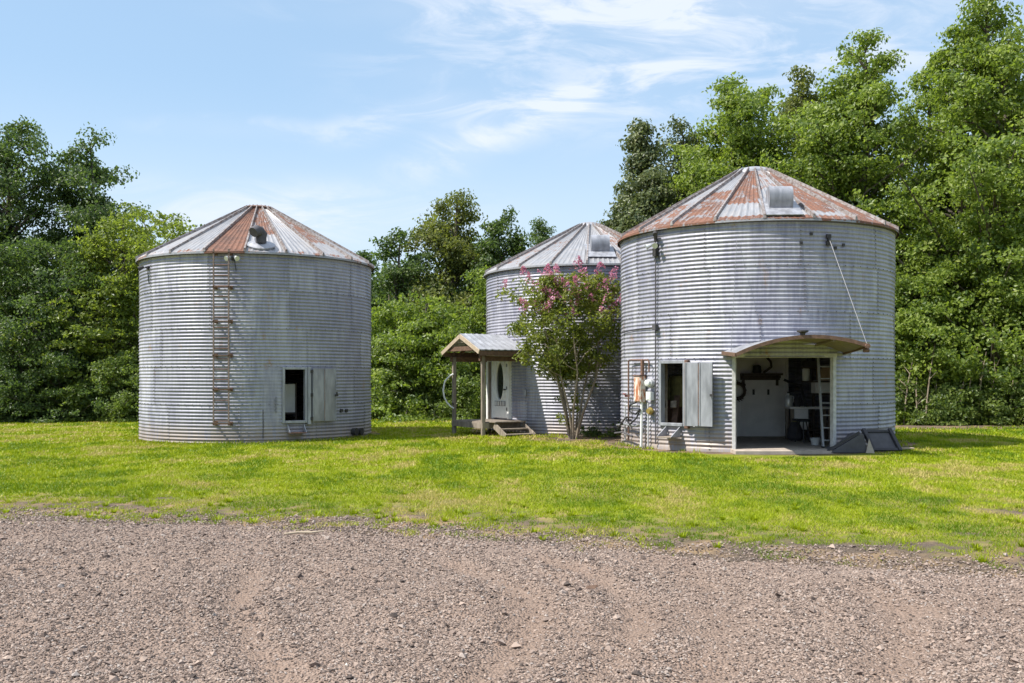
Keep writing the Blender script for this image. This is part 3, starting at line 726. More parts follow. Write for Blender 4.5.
p, z = BL.pz(263, 424); mb = MB(); mb.tube([tp(p, 0, .02, z+.42), tp(p, .005, .022, z), tp(p, 0, .02, z-.42)], .01, 6); mb.build('lap_rod', M['darkmetal'], BL.root)
# board inside, seen through the opening
o_ = thing('board', 'grey board standing in the dark inside the ladder bin opening', 'board', BL.world(*cyl(BL.phi(295), R-.9, .85)), -BL.b+BL.phi(295))
mb = MB(); mb.box(-.30, .30, -.02, .02, 0, .86); mb.build('panel', M['white_in'], o_)
mb = MB(); mb.box(-.35, -.31, -.03, .03, -.9, .9); mb.box(.31, .35, -.03, .03, -.9, .9); mb.box(-.31, .31, -.03, .03, -.06, -.003); mb.build('frame', M['wood_dark'], o_)

# ---- right bin
h1, pw = window_door(BR, (662.5, 684), (363.5, 423), (688.5, 716), (362.5, 426), tilt=.10, rust_stile=True)
d0, d1 = BR.phi(734), BR.phi(834); dz = BR.z((d0+d1)/2, 357)
make_wall(BR, [h1, (d0, d1, -.1, dz)], 11, [(h1[0]-.02, BR.phi(690), h1[2]-.05, h1[3]+.05)])
zt = 7.50-BR.z0
make_roof(BR, 7.50, radians(4.1), [(-95, -68, -.1, 1.1, .85), (-68, -50, -.1, .5, .8), (-50, -32, .0, .45, .62), (-50,-32,.4,1,.35), (-32, -14, -.05, .62, .70), (-14, 4, .25, 1.1, .74), (4, 22, .5, 1.1, .55), (22, 40, .08, .95, .76), (40, 58, .0, 1, .78), (58, 76, -.1, 1, .66), (76, 110, -.1, 1, .8)], 20, .52, 6, .75)
cap(BR, [(.50, zt-.14), (.60, zt-.05), (.58, zt+.02), (.44, zt+.11), (.25, zt+.16), (.05, zt+.18)], M['galv_flat'])
def hood(B, px, py, apex, w=.33, rad=.26):     # barrel hood vent on the roof
    best = None
    for ph in np.linspace(-.9, .9, 91):
        for u in np.linspace(.05, .9, 60):
            r = R+.09+(.5-R-.09)*u; z = B.H+(apex-B.z0-B.H)*u; W_ = B.world(*cyl(ph, r, z))
            e = (CX+F*W_[0]/W_[1]-px)**2+(HY-F*(W_[2]-CAMZ)/W_[1]-py)**2
            if best is None or e < best[0]: best = (e, ph, r, z)
    _, ph, r, z = best; O = Vector((sin(ph), -cos(ph), 0)); T = Vector((cos(ph), sin(ph), 0)); U = Vector((0,0,1)); c = Vector(cyl(ph, r, z))
    v = empty('roof_vent', (0,0,0), 0, B.root); mb = MB(); n = 12
    prof2 = [(-rad*1.9, -.05)] + [(-rad*cos(a)-.02, .30+rad*sin(a)) for a in np.linspace(0, pi, n)] + [(rad*.98-.02, .14), (rad*.6, -.02)]
    vs = [c+T*(s_*w)+O*o+U*h for s_ in (-1, 1) for o, h in prof2]; k = len(prof2)
    mb.add(vs, [(j, j+1, k+j+1, k+j) for j in range(k-1)]+[tuple(range(k-1, -1, -1)), tuple(range(k, 2*k)), (k-1, 0, k, 2*k-1)])
    mb.build('hood', M['galv_flat'], v, True)
    mb = MB(); sl_ = math.atan2(apex-B.z0-B.H, R-.4); dn = O*cos(sl_)-U*sin(sl_); nn = O*sin(sl_)+U*cos(sl_)
    q = [c+T*x*(w+.16)+dn*y+nn*h for h in (.026, .05) for x, y in ((-1,-.55),(1,-.55),(1,.62),(-1,.62))]; mb.hexa(q); mb.build('flashing', M['galv_flat'], v)
hood(BR, 780.5, 207, 7.50, .285, .225)
# jambs, header of the garage opening
mb = MB(); hd = Vector(cyl(d1, R, 0))-Vector(cyl(d0, R, 0)); 
for p in (d0, d1):
    j = MB(); tb(j, p, -.045, .045, -.10, .035, 0, dz); j.build('door_jamb', M['jamb'], BR.root, bevel=.006)
a_, b_ = Vector(cyl(d0, R+.02, dz+.04)), Vector(cyl(d1, R+.02, dz+.04))
dc = (d0+d1)/2; dO = Vector((sin(dc), -cos(dc), 0)); dT = Vector((cos(dc), sin(dc), 0))
hb = MB(); hb.beam(a_-dT*.05, b_+dT*.05, .09, .10); hb.build('door_header', M['jamb'], BR.root, bevel=.006)
# infill between the straight header and the round wall above it
sf = MB(); n = 24; vs = []
for i in range(n+1):
    p = d0+(d1-d0)*i/n; t_ = Vector(cyl(p, R-.02, dz+.001)); q = (t_-a_).dot(dT); base = a_+dT*q
    vs += [(base.x, base.y, dz+.001), tuple(t_)]
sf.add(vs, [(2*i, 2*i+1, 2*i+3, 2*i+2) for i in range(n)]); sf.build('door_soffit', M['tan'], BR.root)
# the raised hatch: the cut-out piece of wall, hinged along its top edge and swung up level
def hatch():
    pc = BR.phi(786)
    O = Vector((sin(pc), -cos(pc), 0)); T = Vector((cos(pc), sin(pc), 0)); hw = 1.46; hd_ = sqrt(R*R-hw*hw); L = 1.72
    zh = dz+.09; h = empty('door_hatch', (0,0,0), 0, BR.root)
    drop = .02; NU, NV = 40, 8
    def P(s_, t, lift=0):       # s across -1..1, t out 0..1
        x = hw*s_; arc = sqrt(R*R-x*x)-hd_; o0 = sqrt(R*R-x*x)+.012
        o1 = hd_+L; o = o0+(o1-o0)*t
        return T*x+O*o+Vector((0,0, zh+arc*.98+ (.10*s_)*t + .02*t + lift))
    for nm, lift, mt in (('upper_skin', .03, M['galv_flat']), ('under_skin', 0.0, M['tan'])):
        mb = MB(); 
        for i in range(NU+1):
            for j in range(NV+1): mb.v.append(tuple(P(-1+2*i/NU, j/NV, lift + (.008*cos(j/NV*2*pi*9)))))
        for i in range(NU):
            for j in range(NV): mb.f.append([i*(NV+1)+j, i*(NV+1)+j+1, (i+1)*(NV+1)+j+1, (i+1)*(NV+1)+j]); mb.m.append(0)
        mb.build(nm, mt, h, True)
    mb = MB(); pts = [P(-1+2*i/30, 1.0, .012) for i in range(31)]
    for a, b in zip(pts[:-1], pts[1:]): mb.beam(a, b+(b-a)*.02, .05, .085)
    for s_ in (-1, 1): mb.beam(P(s_, .0, .012), P(s_, .985, .012), .05, .085)
    mb.build('edge_angle', M['wood_brown'], h)
    for s_ in (-.5, .5):
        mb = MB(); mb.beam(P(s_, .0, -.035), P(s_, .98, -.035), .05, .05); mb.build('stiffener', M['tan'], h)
    mb = MB(); c = P(.02, .98, .1); mb.lathe([(.05, -.08), (.06, 0), (.13, .03), (.13, .06)], tuple(c), 10); mb.build('latch', M['darkmetal'], h)
    mb = MB(); c = P(.99, 1.0, .0); mb.tube([c-O*.02, c+O*.09], .055, 8); c2 = P(.97, .92, -.09); mb.tube([c2, c2+T*.12], .05, 8); mb.build('corner_bracket', M['rust'], h)
    p, z = BR.pz(828, 239)
    mb = MB(); mb.tube([tp(p, 0, .05, z), P(.99, 1.0, .05)], .007, 6); mb.build('stay_cable', M['cable'], h)
    mb = MB(); tb(mb, p, -.06, .06, 0, .05, z-.16, z-.06); tb(mb, p, -.06, .06, 0, .05, z+.02, z+.11); tb(mb, p, -.03, .03, 0, .07, z-.06, z+.02); mb.build('cable_anchor', M['darkmetal'], h)
    p, z = BR.pz(737, 240)
    mb = MB(); mb.tube([tp(p, 0, .04, z), P(-.97, .5, .05)], .007, 6); mb.build('stay_cable', M['cable'], h)
hatch()
# water and power on the left of the opening
def services():
    B = BR
    def pipe(name, pts, rad, mat, par=B.root, o=.06):
        mb = MB(); mb.tube([tp(B.phi(px), 0, oo if len(q) else o, B.z(B.phi(px), py)) for px, py, *q in pts for oo in [q[0] if q else o]], rad, 8); return mb.build(name, mat, par, True)
    pipe('conduit', [(657.3, 240), (657.3, 444)], .018, M['char2'])
    p, z = B.pz(657.5, 240); mb = MB(); mb.tube([tp(p, 0, .06, z-.05), tp(p, 0, .07, z+.08), tp(p, .05, .13, z+.16), tp(p, .12, .2, z+.1)], [.045, .05, .06, .06], 10); mb.build('weatherhead', M['darkmetal'], B.root, True); mb = MB(); tb(mb, p, -.06, .05, .0, .12, z-.42, z-.22); mb.build('splice_box', M['darkmetal'], B.root)
    flood(B, 657.5, 246)
    p, z = B.pz(657.3, 327.5); mb = MB(); tb(mb, p, -.06, .06, .02, .13, z-.07, z+.07); mb.build('junction_box', M['char2'], B.root)
    pipe('cable', [(656, 327.5), (650, 328), (640, 329), (630, 331), (623.5, 333)], .014, M['black'], o=.04)
    pipe('pipe', [(632, 440), (632, 361), (634, 360), (651, 360), (652, 362), (652, 372)], .022, M['rust'], o=.10)
    pipe('conduit', [(645.5, 360), (645.5, 377)], .05, M['rust'], o=.10)
    p = B.phi(643.5); z0, z1 = B.z(p, 402), B.z(p, 376)
    bx = empty('meter_box', (0,0,0), 0, B.root); mb = MB(); tb(mb, p, -.15, .15, .03, .20, z0, z1); mb.build('case', M['boxrust'], bx, bevel=.012)
    mb = MB(); tb(mb, p, -.135, .135, .203, .215, z0+.03, z1-.03); mb.build('cover', M['boxrust'], bx, bevel=.005)
    mb = MB(); tb(mb, p, -.16, .16, .01, .23, z1+.002, z1+.03); mb.build('hood', M['rust'], bx)
    p, z = B.pz(652.5, 383); mt = empty('electric_meter', (0,0,0), 0, B.root); mb = MB(); mb.tube([tp(p, 0, .02, z), tp(p, 0, .12, z)], .11, 14); mb.build('socket', M['conduit'], mt, True)
    mb = MB(); mb.tube([tp(p, 0, .121, z), tp(p, 0, .2, z), tp(p, 0, .22, z)], [.09, .085, .05], 14); mb.build('dome', M['paleplastic'], mt, True)
    p, z = B.pz(652.5, 396); mb = MB(); tb(mb, p, -.09, .09, .02, .15, z-.11, z+.11); tb(mb, p, -.06, .06, .1505, .16, z-.08, z+.05); mb.build('switch_box', M['paleplastic'], B.root, bevel=.01)
    p, z = B.pz(653, 411); mb = MB(); mb.tube([tp(p, 0, .04, z), tp(p, 0, .10, z), tp(p, 0, .17, z)], [.08, .10, .07], 12); mb.build('gas_regulator', M['brass'], B.root, True)
    pipe('conduit', [(645.5, 402), (645, 447)], .035, M['white'], o=.12); pipe('conduit', [(650.5, 403), (650.5, 446)], .02, M['conduit'], o=.08)
    pipe('hose', [(641, 402, .14), (637, 405, .2), (637, 411, .24), (642, 414, .2), (646, 409, .18), (643, 418, .2), (638, 424, .24), (634, 421, .2)], .022, M['black'])
    pipe('pipe', [(628, 440), (628, 407), (629, 405), (640, 405)], .018, M['conduit'], o=.08)
    pipe('pipe', [(622, 425), (630, 424), (640, 426), (644, 424)], .028, M['galv_flat'], o=.14); pipe('pipe', [(622, 433), (630, 432), (639, 436)], .024, M['char2'], o=.20)
    pipe('pipe', [(624, 428), (632, 417), (638, 417)], .02, M['darkmetal'], o=.17)
    for px, py in ((630.5, 396), (628, 424), (632, 420)):
        p, z = B.pz(px, py); mb = MB(); mb.tube([tp(p, 0, .03, z), tp(p, 0, .16, z)], .025, 8); mb.lathe([(.05, -.012), (.05, .012)], tp(p, 0, .17, z+.06), 10); mb.tube([tp(p, 0, .15, z), tp(p, .01, .17, z+.06)], .012, 6); mb.build('spigot', M['red'] if px == 630.5 else M['darkmetal'], B.root, True)
services()
step_bracket(BR, 667, 681, 425.5, 436, .42, M['galv_flat'], M['wood_grey'])
# small bolts plates under the eave on the shaded side
for px, py in ((811, 234), (801, 243), (843, 245), (835, 248)):
    p, z = BR.pz(px, py); mb = MB(); tb(mb, p, -.035, .035, 0, .03, z-.035, z+.035); mb.build('lug_plate', M['darkmetal'], BR.root)
# floor slab with its apron outside the opening
mb = MB(); n = 64; ring = [cyl(2*pi*i/n, R-.05, .0) for i in range(n)]
mb.add([(x, y, .03) for x, y, _ in ring]+[(x, y, -.2) for x, y, _ in ring], [tuple(range(n))]+[(i, (i+1)%n, n+(i+1)%n, n+i) for i in range(n)])
ap = []; 
for p in np.linspace(d0-.03, d1+.02, 12): ap.append(cyl(p, R-.045, 0))
A0, A1 = Vector(cyl(d0-.02, R, 0)), Vector(cyl(d1+.1, R, 0)); o1 = [Vector(A1)+dO*.25, A1-dT*.5+dO*.62, A1-dT*.9+dO*.75, A0+dO*.72-dT*.02]
pts = ap+[tuple(q) for q in o1]; k = len(pts); mb.add([(p[0], p[1], .026) for p in pts]+[(p[0], p[1], -.2) for p in pts], [tuple(range(k))]+[(i, (i+1)%k, k+(i+1)%k, k+i) for i in range(k)])
fo = mb.build('concrete_floor', M['concrete']); fo.location = (BR.x, BR.y, BR.z0); fo.rotation_euler.z = -BR.b; tag(fo, kind='structure')

# ---- middle bin
dp0, dp1 = BM.phi(492.5), BM.phi(511.5)
make_wall(BM, [], 23)
zt = 7.19-BM.z0
make_roof(BM, 7.19, radians(-1.1), [(-38, -19, .25, .68, .50), (-55, -37, .0, .6, .48), (16.5, 34, .2, 1.1, .55), (34, 52, .1, 1, .95), (52, 70, .1, 1, .9), (70, 110, 0, 1, .6)], 20, .42, 9, .25)
cap(BM, [(.40, zt-.10), (.46, zt-.03), (.42, zt+.04), (.30, zt+.13), (.10, zt+.17), (.02, zt+.175)], M['galv_flat'])
hood(BM, 600.5, 251, 7.19, .30, .23)
# ------------------------------------------------------------------ door and porch of the middle bin
dpc = BM.phi(502); dw = .43; zb, zt_ = BM.z(dpc, 418), BM.z(dpc, 357)
def door():
    B = BM; p = dpc; d = empty('door', (0,0,0), 0, B.root)
    fr = MB()
    for s in (-1, 1): tb(fr, p, s*(dw+.055)-.05, s*(dw+.055)+.05, -.06, .085, zb-.02, zt_+.09)
    tb(fr, p, -dw-.004, dw+.004, -.06, .082, zt_+.01, zt_+.088); fr.build('door_frame', M['white'], d, bevel=.006)
    lf = MB(); z0, z1 = zb+.01, zt_
    # leaf with an oval opening: a grid ring round the oval
    n = 40; cz = z0+(z1-z0)*.60; rx, rz_ = .235, .62; oo, oi = .07, .03
    def rect(a):
        c, s = cos(a), sin(a); k = min(dw/abs(c) if abs(c) > 1e-6 else 9e9, ((z1-cz) if s > 0 else (cz-z0))/abs(s) if abs(s) > 1e-6 else 9e9); return (c*k, cz+s*k)
    angs = sorted([2*pi*i/n for i in range(n)]+[atan2(z1-cz, dw), pi-atan2(z1-cz, dw), 2*pi-atan2(cz-z0, dw), pi+atan2(cz-z0, dw)]); n = len(angs)
    vs = []
    for a in angs:
        q = rect(a); e = (rx*cos(a), cz+rz_*sin(a))
        vs += [tp(p, q[0], oo, q[1]), tp(p, e[0], oo, e[1]), tp(p, e[0], oi, e[1]), tp(p, q[0], oi-.03, q[1])]
    fs = []
    for i in range(n):
        j = (i+1)%n; fs += [(4*i, 4*j, 4*j+1, 4*i+1), (4*i+1, 4*j+1, 4*j+2, 4*i+2), (4*i+3, 4*j+3, 4*j, 4*i)]
    lf.add(vs, fs); lf.build('door_leaf', M['white'], d)
    rg = MB(); pts = [tp(p, (rx+.02)*cos(a), oo+.012, cz+(rz_+.02)*sin(a)) for a in np.linspace(0, 2*pi, 41)]; rg.tube(pts, .022, 6, False); rg.build('oval_trim', M['white'], d, True)
    g = MB(); g.add([tp(p, (rx+.005)*cos(a), .045, cz+(rz_+.005)*sin(a)) for a in np.linspace(0, 2*pi, 40, endpoint=False)], [tuple(range(40))]); g.build('oval_glass', M['glass'], d)
    for s in (-1, 1):
        sw = MB(); sw.tube([tp(p, s*.20, oo+.008, z1-.12), tp(p, s*.31, oo+.008, z1-.22), tp(p, s*.34, oo+.008, z1-.42), tp(p, s*.34, oo+.008, z1-.5)], .018, 5); sw.tube([tp(p, s*.20, oo+.008, z0+.62), tp(p, s*.31, oo+.008, z0+.70), tp(p, s*.34, oo+.008, z0+.9)], .018, 5); sw.build('scroll_bracket', M['white'], d)
    sp = MB()
    tb(sp, p, -.33, .33, oo+.001, oo+.02, z0+.40, z0+.56); sp.build('spindle_panel', M['char'], d)
    sp = MB()
    for i in range(6): tb(sp, p, -.30+i*.11, -.25+i*.11, oo+.021, oo+.032, z0+.41, z0+.55)
    sp.build('spindle', M['white_in'], d)
    kn = MB(); kn.tube([tp(p, dw-.08, oo, z0+.95), tp(p, dw-.08, oo+.05, z0+.95), tp(p, dw-.08, oo+.075, z0+.95)], [.02, .022, .035], 8); kn.build('handle', M['darkmetal'], d, True)
    for q in (.3, 1.0, 1.75):
        kn = MB(); tb(kn, p, dw-.01, dw+.03, .086, .096, z0+q-.05, z0+q+.05); kn.build('hinge', M['darkmetal'], d)
    # flat side cladding strip and white corner board left of the door
    cb = MB(); tb(cb, p, -dw-.44, -dw-.34, -.05, .10, zb-.25, zt_+.15); cb.build('corner_board', M['white'], B.root)
    p2 = p-.28; 
    pl, zl = B.pz(526, 393); bx = MB(); tb(bx, pl, -.05, .05, .0, .06, zl-.09, zl+.09); bx.build('outlet_box', M['galv_flat'], B.root)
door()
def porch():
    B = BM; wp = B.world(*cyl(dpc, R, 0)); ang = B.b+(-dpc)   # outward bearing
    d = Vector((-sin(B.b-dpc), -cos(B.b-dpc), 0)); e = Vector((-d.y, d.x, 0))
    if e.y > 0: e = -e
    P0 = Vector((wp[0], wp[1], 0)); 
    root = thing('porch', 'small gabled wooden porch with a grey metal roof at the white door', 'porch', (P0.x, P0.y, 0))
    def P(t, s, z): q = d*t+e*s; return (q.x, q.y, z)
    def Zw(px_y, t, s): q = P(t, s, 0); return gzz(px_y, P0.y+q[1])
    sc, hwid, L = .13, 1.22, 1.68
    zr, ze = 3.26, 2.72
    rf = empty('gable_roof', (0,0,0), 0, root)
    for sg in (-1, 1):      # two slopes; the inner end is cut to the round wall
        mb = MB(); NS, NT = 6, 24; vs = []
        for i in range(NT+1):
            for j in range(NS+1):
                s = sc+sg*hwid*j/NS; z = zr+(ze-zr)*j/NS
                tin = sqrt(max(R*R-s*s, 0))-R+.015; t = tin+(L-tin)*i/NT; vs.append(P(t, s, z+(.012 if i % 3 == 0 else 0)))
        k = NS+1; up = [(i*k+j, (i+1)*k+j, (i+1)*k+j+1, i*k+j+1) for i in range(NT) for j in range(NS)]
        nv = len(vs); vs2 = vs+[(x, y, z-.03) for x, y, z in vs]
        dn = [tuple(q+nv for q in reversed(f)) for f in up]
        rimq = []
        for i in range(NT): rimq.append((i*k+NS, (i+1)*k+NS, nv+(i+1)*k+NS, nv+i*k+NS))
        for j in range(NS): rimq.append((NT*k+j, NT*k+j+1, nv+NT*k+j+1, nv+NT*k+j))
        mb.add(vs2, up+dn+rimq); mb.build('roof_sheet', M['porch_roof'], rf)
        mb = MB(); mb.beam(P(L+.01, sc, zr-.085), P(L+.01, sc+sg*(hwid+.01), ze-.085), .035, .13); mb.build('barge_board', M['wood_pale'], rf)
        mb = MB(); s = sc+sg*(hwid-.05); mb.beam(P(-.12, s, ze-.12), P(L-.03, s, ze-.12), .05, .15); mb.build('fascia', M['wood_brown'], rf)
        for t in (.45, 1.0):
            mb = MB(); mb.beam(P(t, sc, zr-.10), P(t, sc+sg*(hwid-.08), ze-.08), .045, .10); mb.build('rafter', M['wood_brown'], rf)
        mb = MB(); s = -.85 if sg < 0 else 1.05; mb.beam(P(-.1, s, ze-.28), P(1.5, s, ze-.28), .09, .16); mb.build('side_beam', M['wood_brown'], root, bevel=.006)
        px = (454, 483)[sg > 0]; yb = (433, 435)[sg > 0]; t = 1.36; q = P(t, s, 0); zg = float(gz(P0.x+q[0], P0.y+q[1]))
        mb = MB(); mb.beam(P(t, s, zg-.05), P(t, s, ze-.20), .12, .12, (1, .4, 0)); mb.build('post', M['wood_grey'], root, bevel=.008)
        if sg > 0: continue
        t = .02; q = P(t, s, 0); mb = MB(); mb.beam(P(t, s*.93, -.05), P(t, s*.93, ze-.36), .10, .10, (1, .4, 0)); mb.build('post', M['wood_grey'], root, bevel=.008)
    mb = MB(); mb.beam(P(L-.05, sc-hwid*.72, ze+.05), P(L-.05, sc+hwid*.72, ze+.05), .05, .14); mb.build('tie_beam', M['wood_brown'], rf)
    mb = MB(); mb.beam(P(-.02, sc, zr-.10), P(L-.02, sc, zr-.10), .05, .16); mb.build('ridge_beam', M['wood_brown'], rf)
    mb = MB(); mb.add([P(L-.09, sc-.32, ze+.24), P(L-.09, sc+.32, ze+.24), P(L-.09, sc, zr-.16), P(L-.06, sc-.32, ze+.24), P(L-.06, sc+.32, ze+.24), P(L-.06, sc, zr-.16)], [(0,2,1), (3,4,5), (0,1,4,3), (1,2,5,4), (2,0,3,5)]); mb.build('gable_board', M['wood_pale'], rf)
    # deck
    zd = .42; dk = empty('deck', (0,0,0), 0, root)
    for i in range(11):
        s0 = -.82+i*.17; tin = sqrt(R*R-max(abs(s0), abs(s0+.15))**2)-R+.0
        mb = MB(); mb.hexa([P(max(tin, -.3)+.06, s0, zd-.04), P(1.38, s0, zd-.04), P(1.38, s0+.155, zd-.04), P(max(tin, -.3)+.06, s0+.155, zd-.04), P(max(tin, -.3)+.06, s0, zd), P(1.38, s0, zd), P(1.38, s0+.155, zd), P(max(tin, -.3)+.06, s0+.155, zd)]); mb.build('deck_board', M['wood_grey'], dk)
    for a, b in (((1.40, -.92), (1.40, 1.1)), ((0, -.87), (1.38, -.87)), ((.0, 1.10), (1.42, 1.10))):
        mb = MB(); mb.beam(P(*a, zd-.12), P(*b, zd-.12), .045, .18); mb.build('rim_joist', M['wood_grey'], dk, bevel=.005)
    # steps towards the lawn
    st = empty('steps', (0,0,0), 0, root)
    mb = MB(); mb.hexa([P(.02, 1.13, zd-.02), P(1.2, 1.13, zd-.02), P(1.2, 1.52, zd-.02), P(.02, 1.52, zd-.02), P(.02, 1.13, zd+.02), P(1.2, 1.13, zd+.02), P(1.2, 1.52, zd+.02), P(.02, 1.52, zd+.02)]); mb.build('tread', M['wood_grey'], st, bevel=.006)
    for z, s in ((.20, 1.62), (.04, 1.9)):
        mb = MB(); mb.beam(P(.10, s, z), P(1.08, s, z), .26, .045); mb.build('tread', M['wood_grey'], st, bevel=.006)
    for t in (.05, 1.13):
        mb = MB(); mb.beam(P(t, 1.36, zd-.10), P(t, 2.05, -.03), .05, .20); mb.build('stringer', M['wood_grey'], st, bevel=.006)
    # curled hose on the far post
    o = thing('hose', 'pale garden hose hanging in a loop on the outer porch post', 'hose', (P0.x+P(1.36, -.85, 0)[0], P0.y+P(1.36, -.85, 0)[1], 0))
    mb = MB(); pts = [(-.02, -.08, 1.95), (-.12, -.1, 1.9), (-.30, -.1, 1.72), (-.36, -.1, 1.42), (-.33, -.1, 1.2), (-.24, -.1, 1.0), (-.10, -.1, .86), (.0, -.1, .80)]
    mb.tube(pts, .028, 8); mb.build('hose_loop', M['paleplastic'], o, True)
    mb = MB(); mb.tube([(-.02, -.06, .95), (-.03, -.15, .93), (-.03, -.17, .99)], .02, 6); mb.build('hook', M['darkmetal'], o)
porch()

# ------------------------------------------------------------------ boards leaning by the right bin
def boards():
    Y = 24.2
    # wedge-shaped charcoal ramp lying along the wall
    x0, x1, x2, x3 = gx(833, 23.3), gx(866, 23.0), gx(866, 24.1), gx(846, 24.4)
    g = float(gz(10, 24))
    o = thing('ramp', 'dark charcoal wedge-shaped ramp sloping down beside the garage opening', 'ramp', (gx(861, 22.4), 22.4, g), radians(-4))
    mb = MB(); w = .8; L = .72; h = .44
    mb.add([(-L, 0, 0), (.16, 0, 0), (.06, 0, h), (-.02, 0, h), (-L, w, 0), (.16, w, 0), (.06, w, h), (-.02, w, h)], [(0,1,2,3), (7,6,5,4), (0,3,7,4), (3,2,6,7), (2,1,5,6), (1,0,4,5)]); mb.build('side_board', M['char2'], o, bevel=.008)
    mb = MB(); mb.beam((-L-.05, .02, .045), (-.03, .02, h+.045), .05, .05); mb.build('edge_rail', M['char'], o)
    mb = MB(); mb.add([(.10, -.06, .0), (.30, -.06, .0), (.17, -.06, .34), (.10, -.03, 0), (.30, -.03, 0), (.17, -.03, .34)], [(0,1,2), (5,4,3), (0,3,4,1), (1,4,5,2), (2,5,3,0)]); mb.build('end_gusset', M['concrete'], o)
    o = thing('hatch_panel', 'square charcoal panel with raised side rails leaning on the bin foot', 'panel', (gx(885, 22.7), 22.65, g), radians(8))
    def LP(x, u, n):     # u up the panel, n out of it
        a = radians(52); return (x-.10*u, u*cos(a)-n*sin(a), u*sin(a)+n*cos(a))
    def slab(nm, x0, x1, u0, u1, n0, n1, m):
        mb = MB(); mb.hexa([LP(x0,u0,n0), LP(x1,u0,n0), LP(x1,u0,n1), LP(x0,u0,n1), LP(x0,u1,n0), LP(x1,u1,n0), LP(x1,u1,n1), LP(x0,u1,n1)]); mb.build(nm, m, o, bevel=.006)
    slab('sheet', -.30, .30, .02, .60, 0, .03, M['char2'])
    for x in (-.36, .31): slab('side_rail', x, x+.085, 0, .64, -.01, .09, M['char'])
    for u in (.0, .53): slab('cross_rail', -.27, .30, u+.01, u+.08, .031, .07, M['char'])
    mb = MB(); o2 = thing('plank_offcut', 'pale board offcut lying in the grass beside the charcoal panel', 'board', (gx(905, 23.2), 23.2, g+.03), .1)
    mb.box(-.22, .22, -.05, .05, 0, .035); mb.build('board', M['wood_pale'], o2, bevel=.005)
boards()

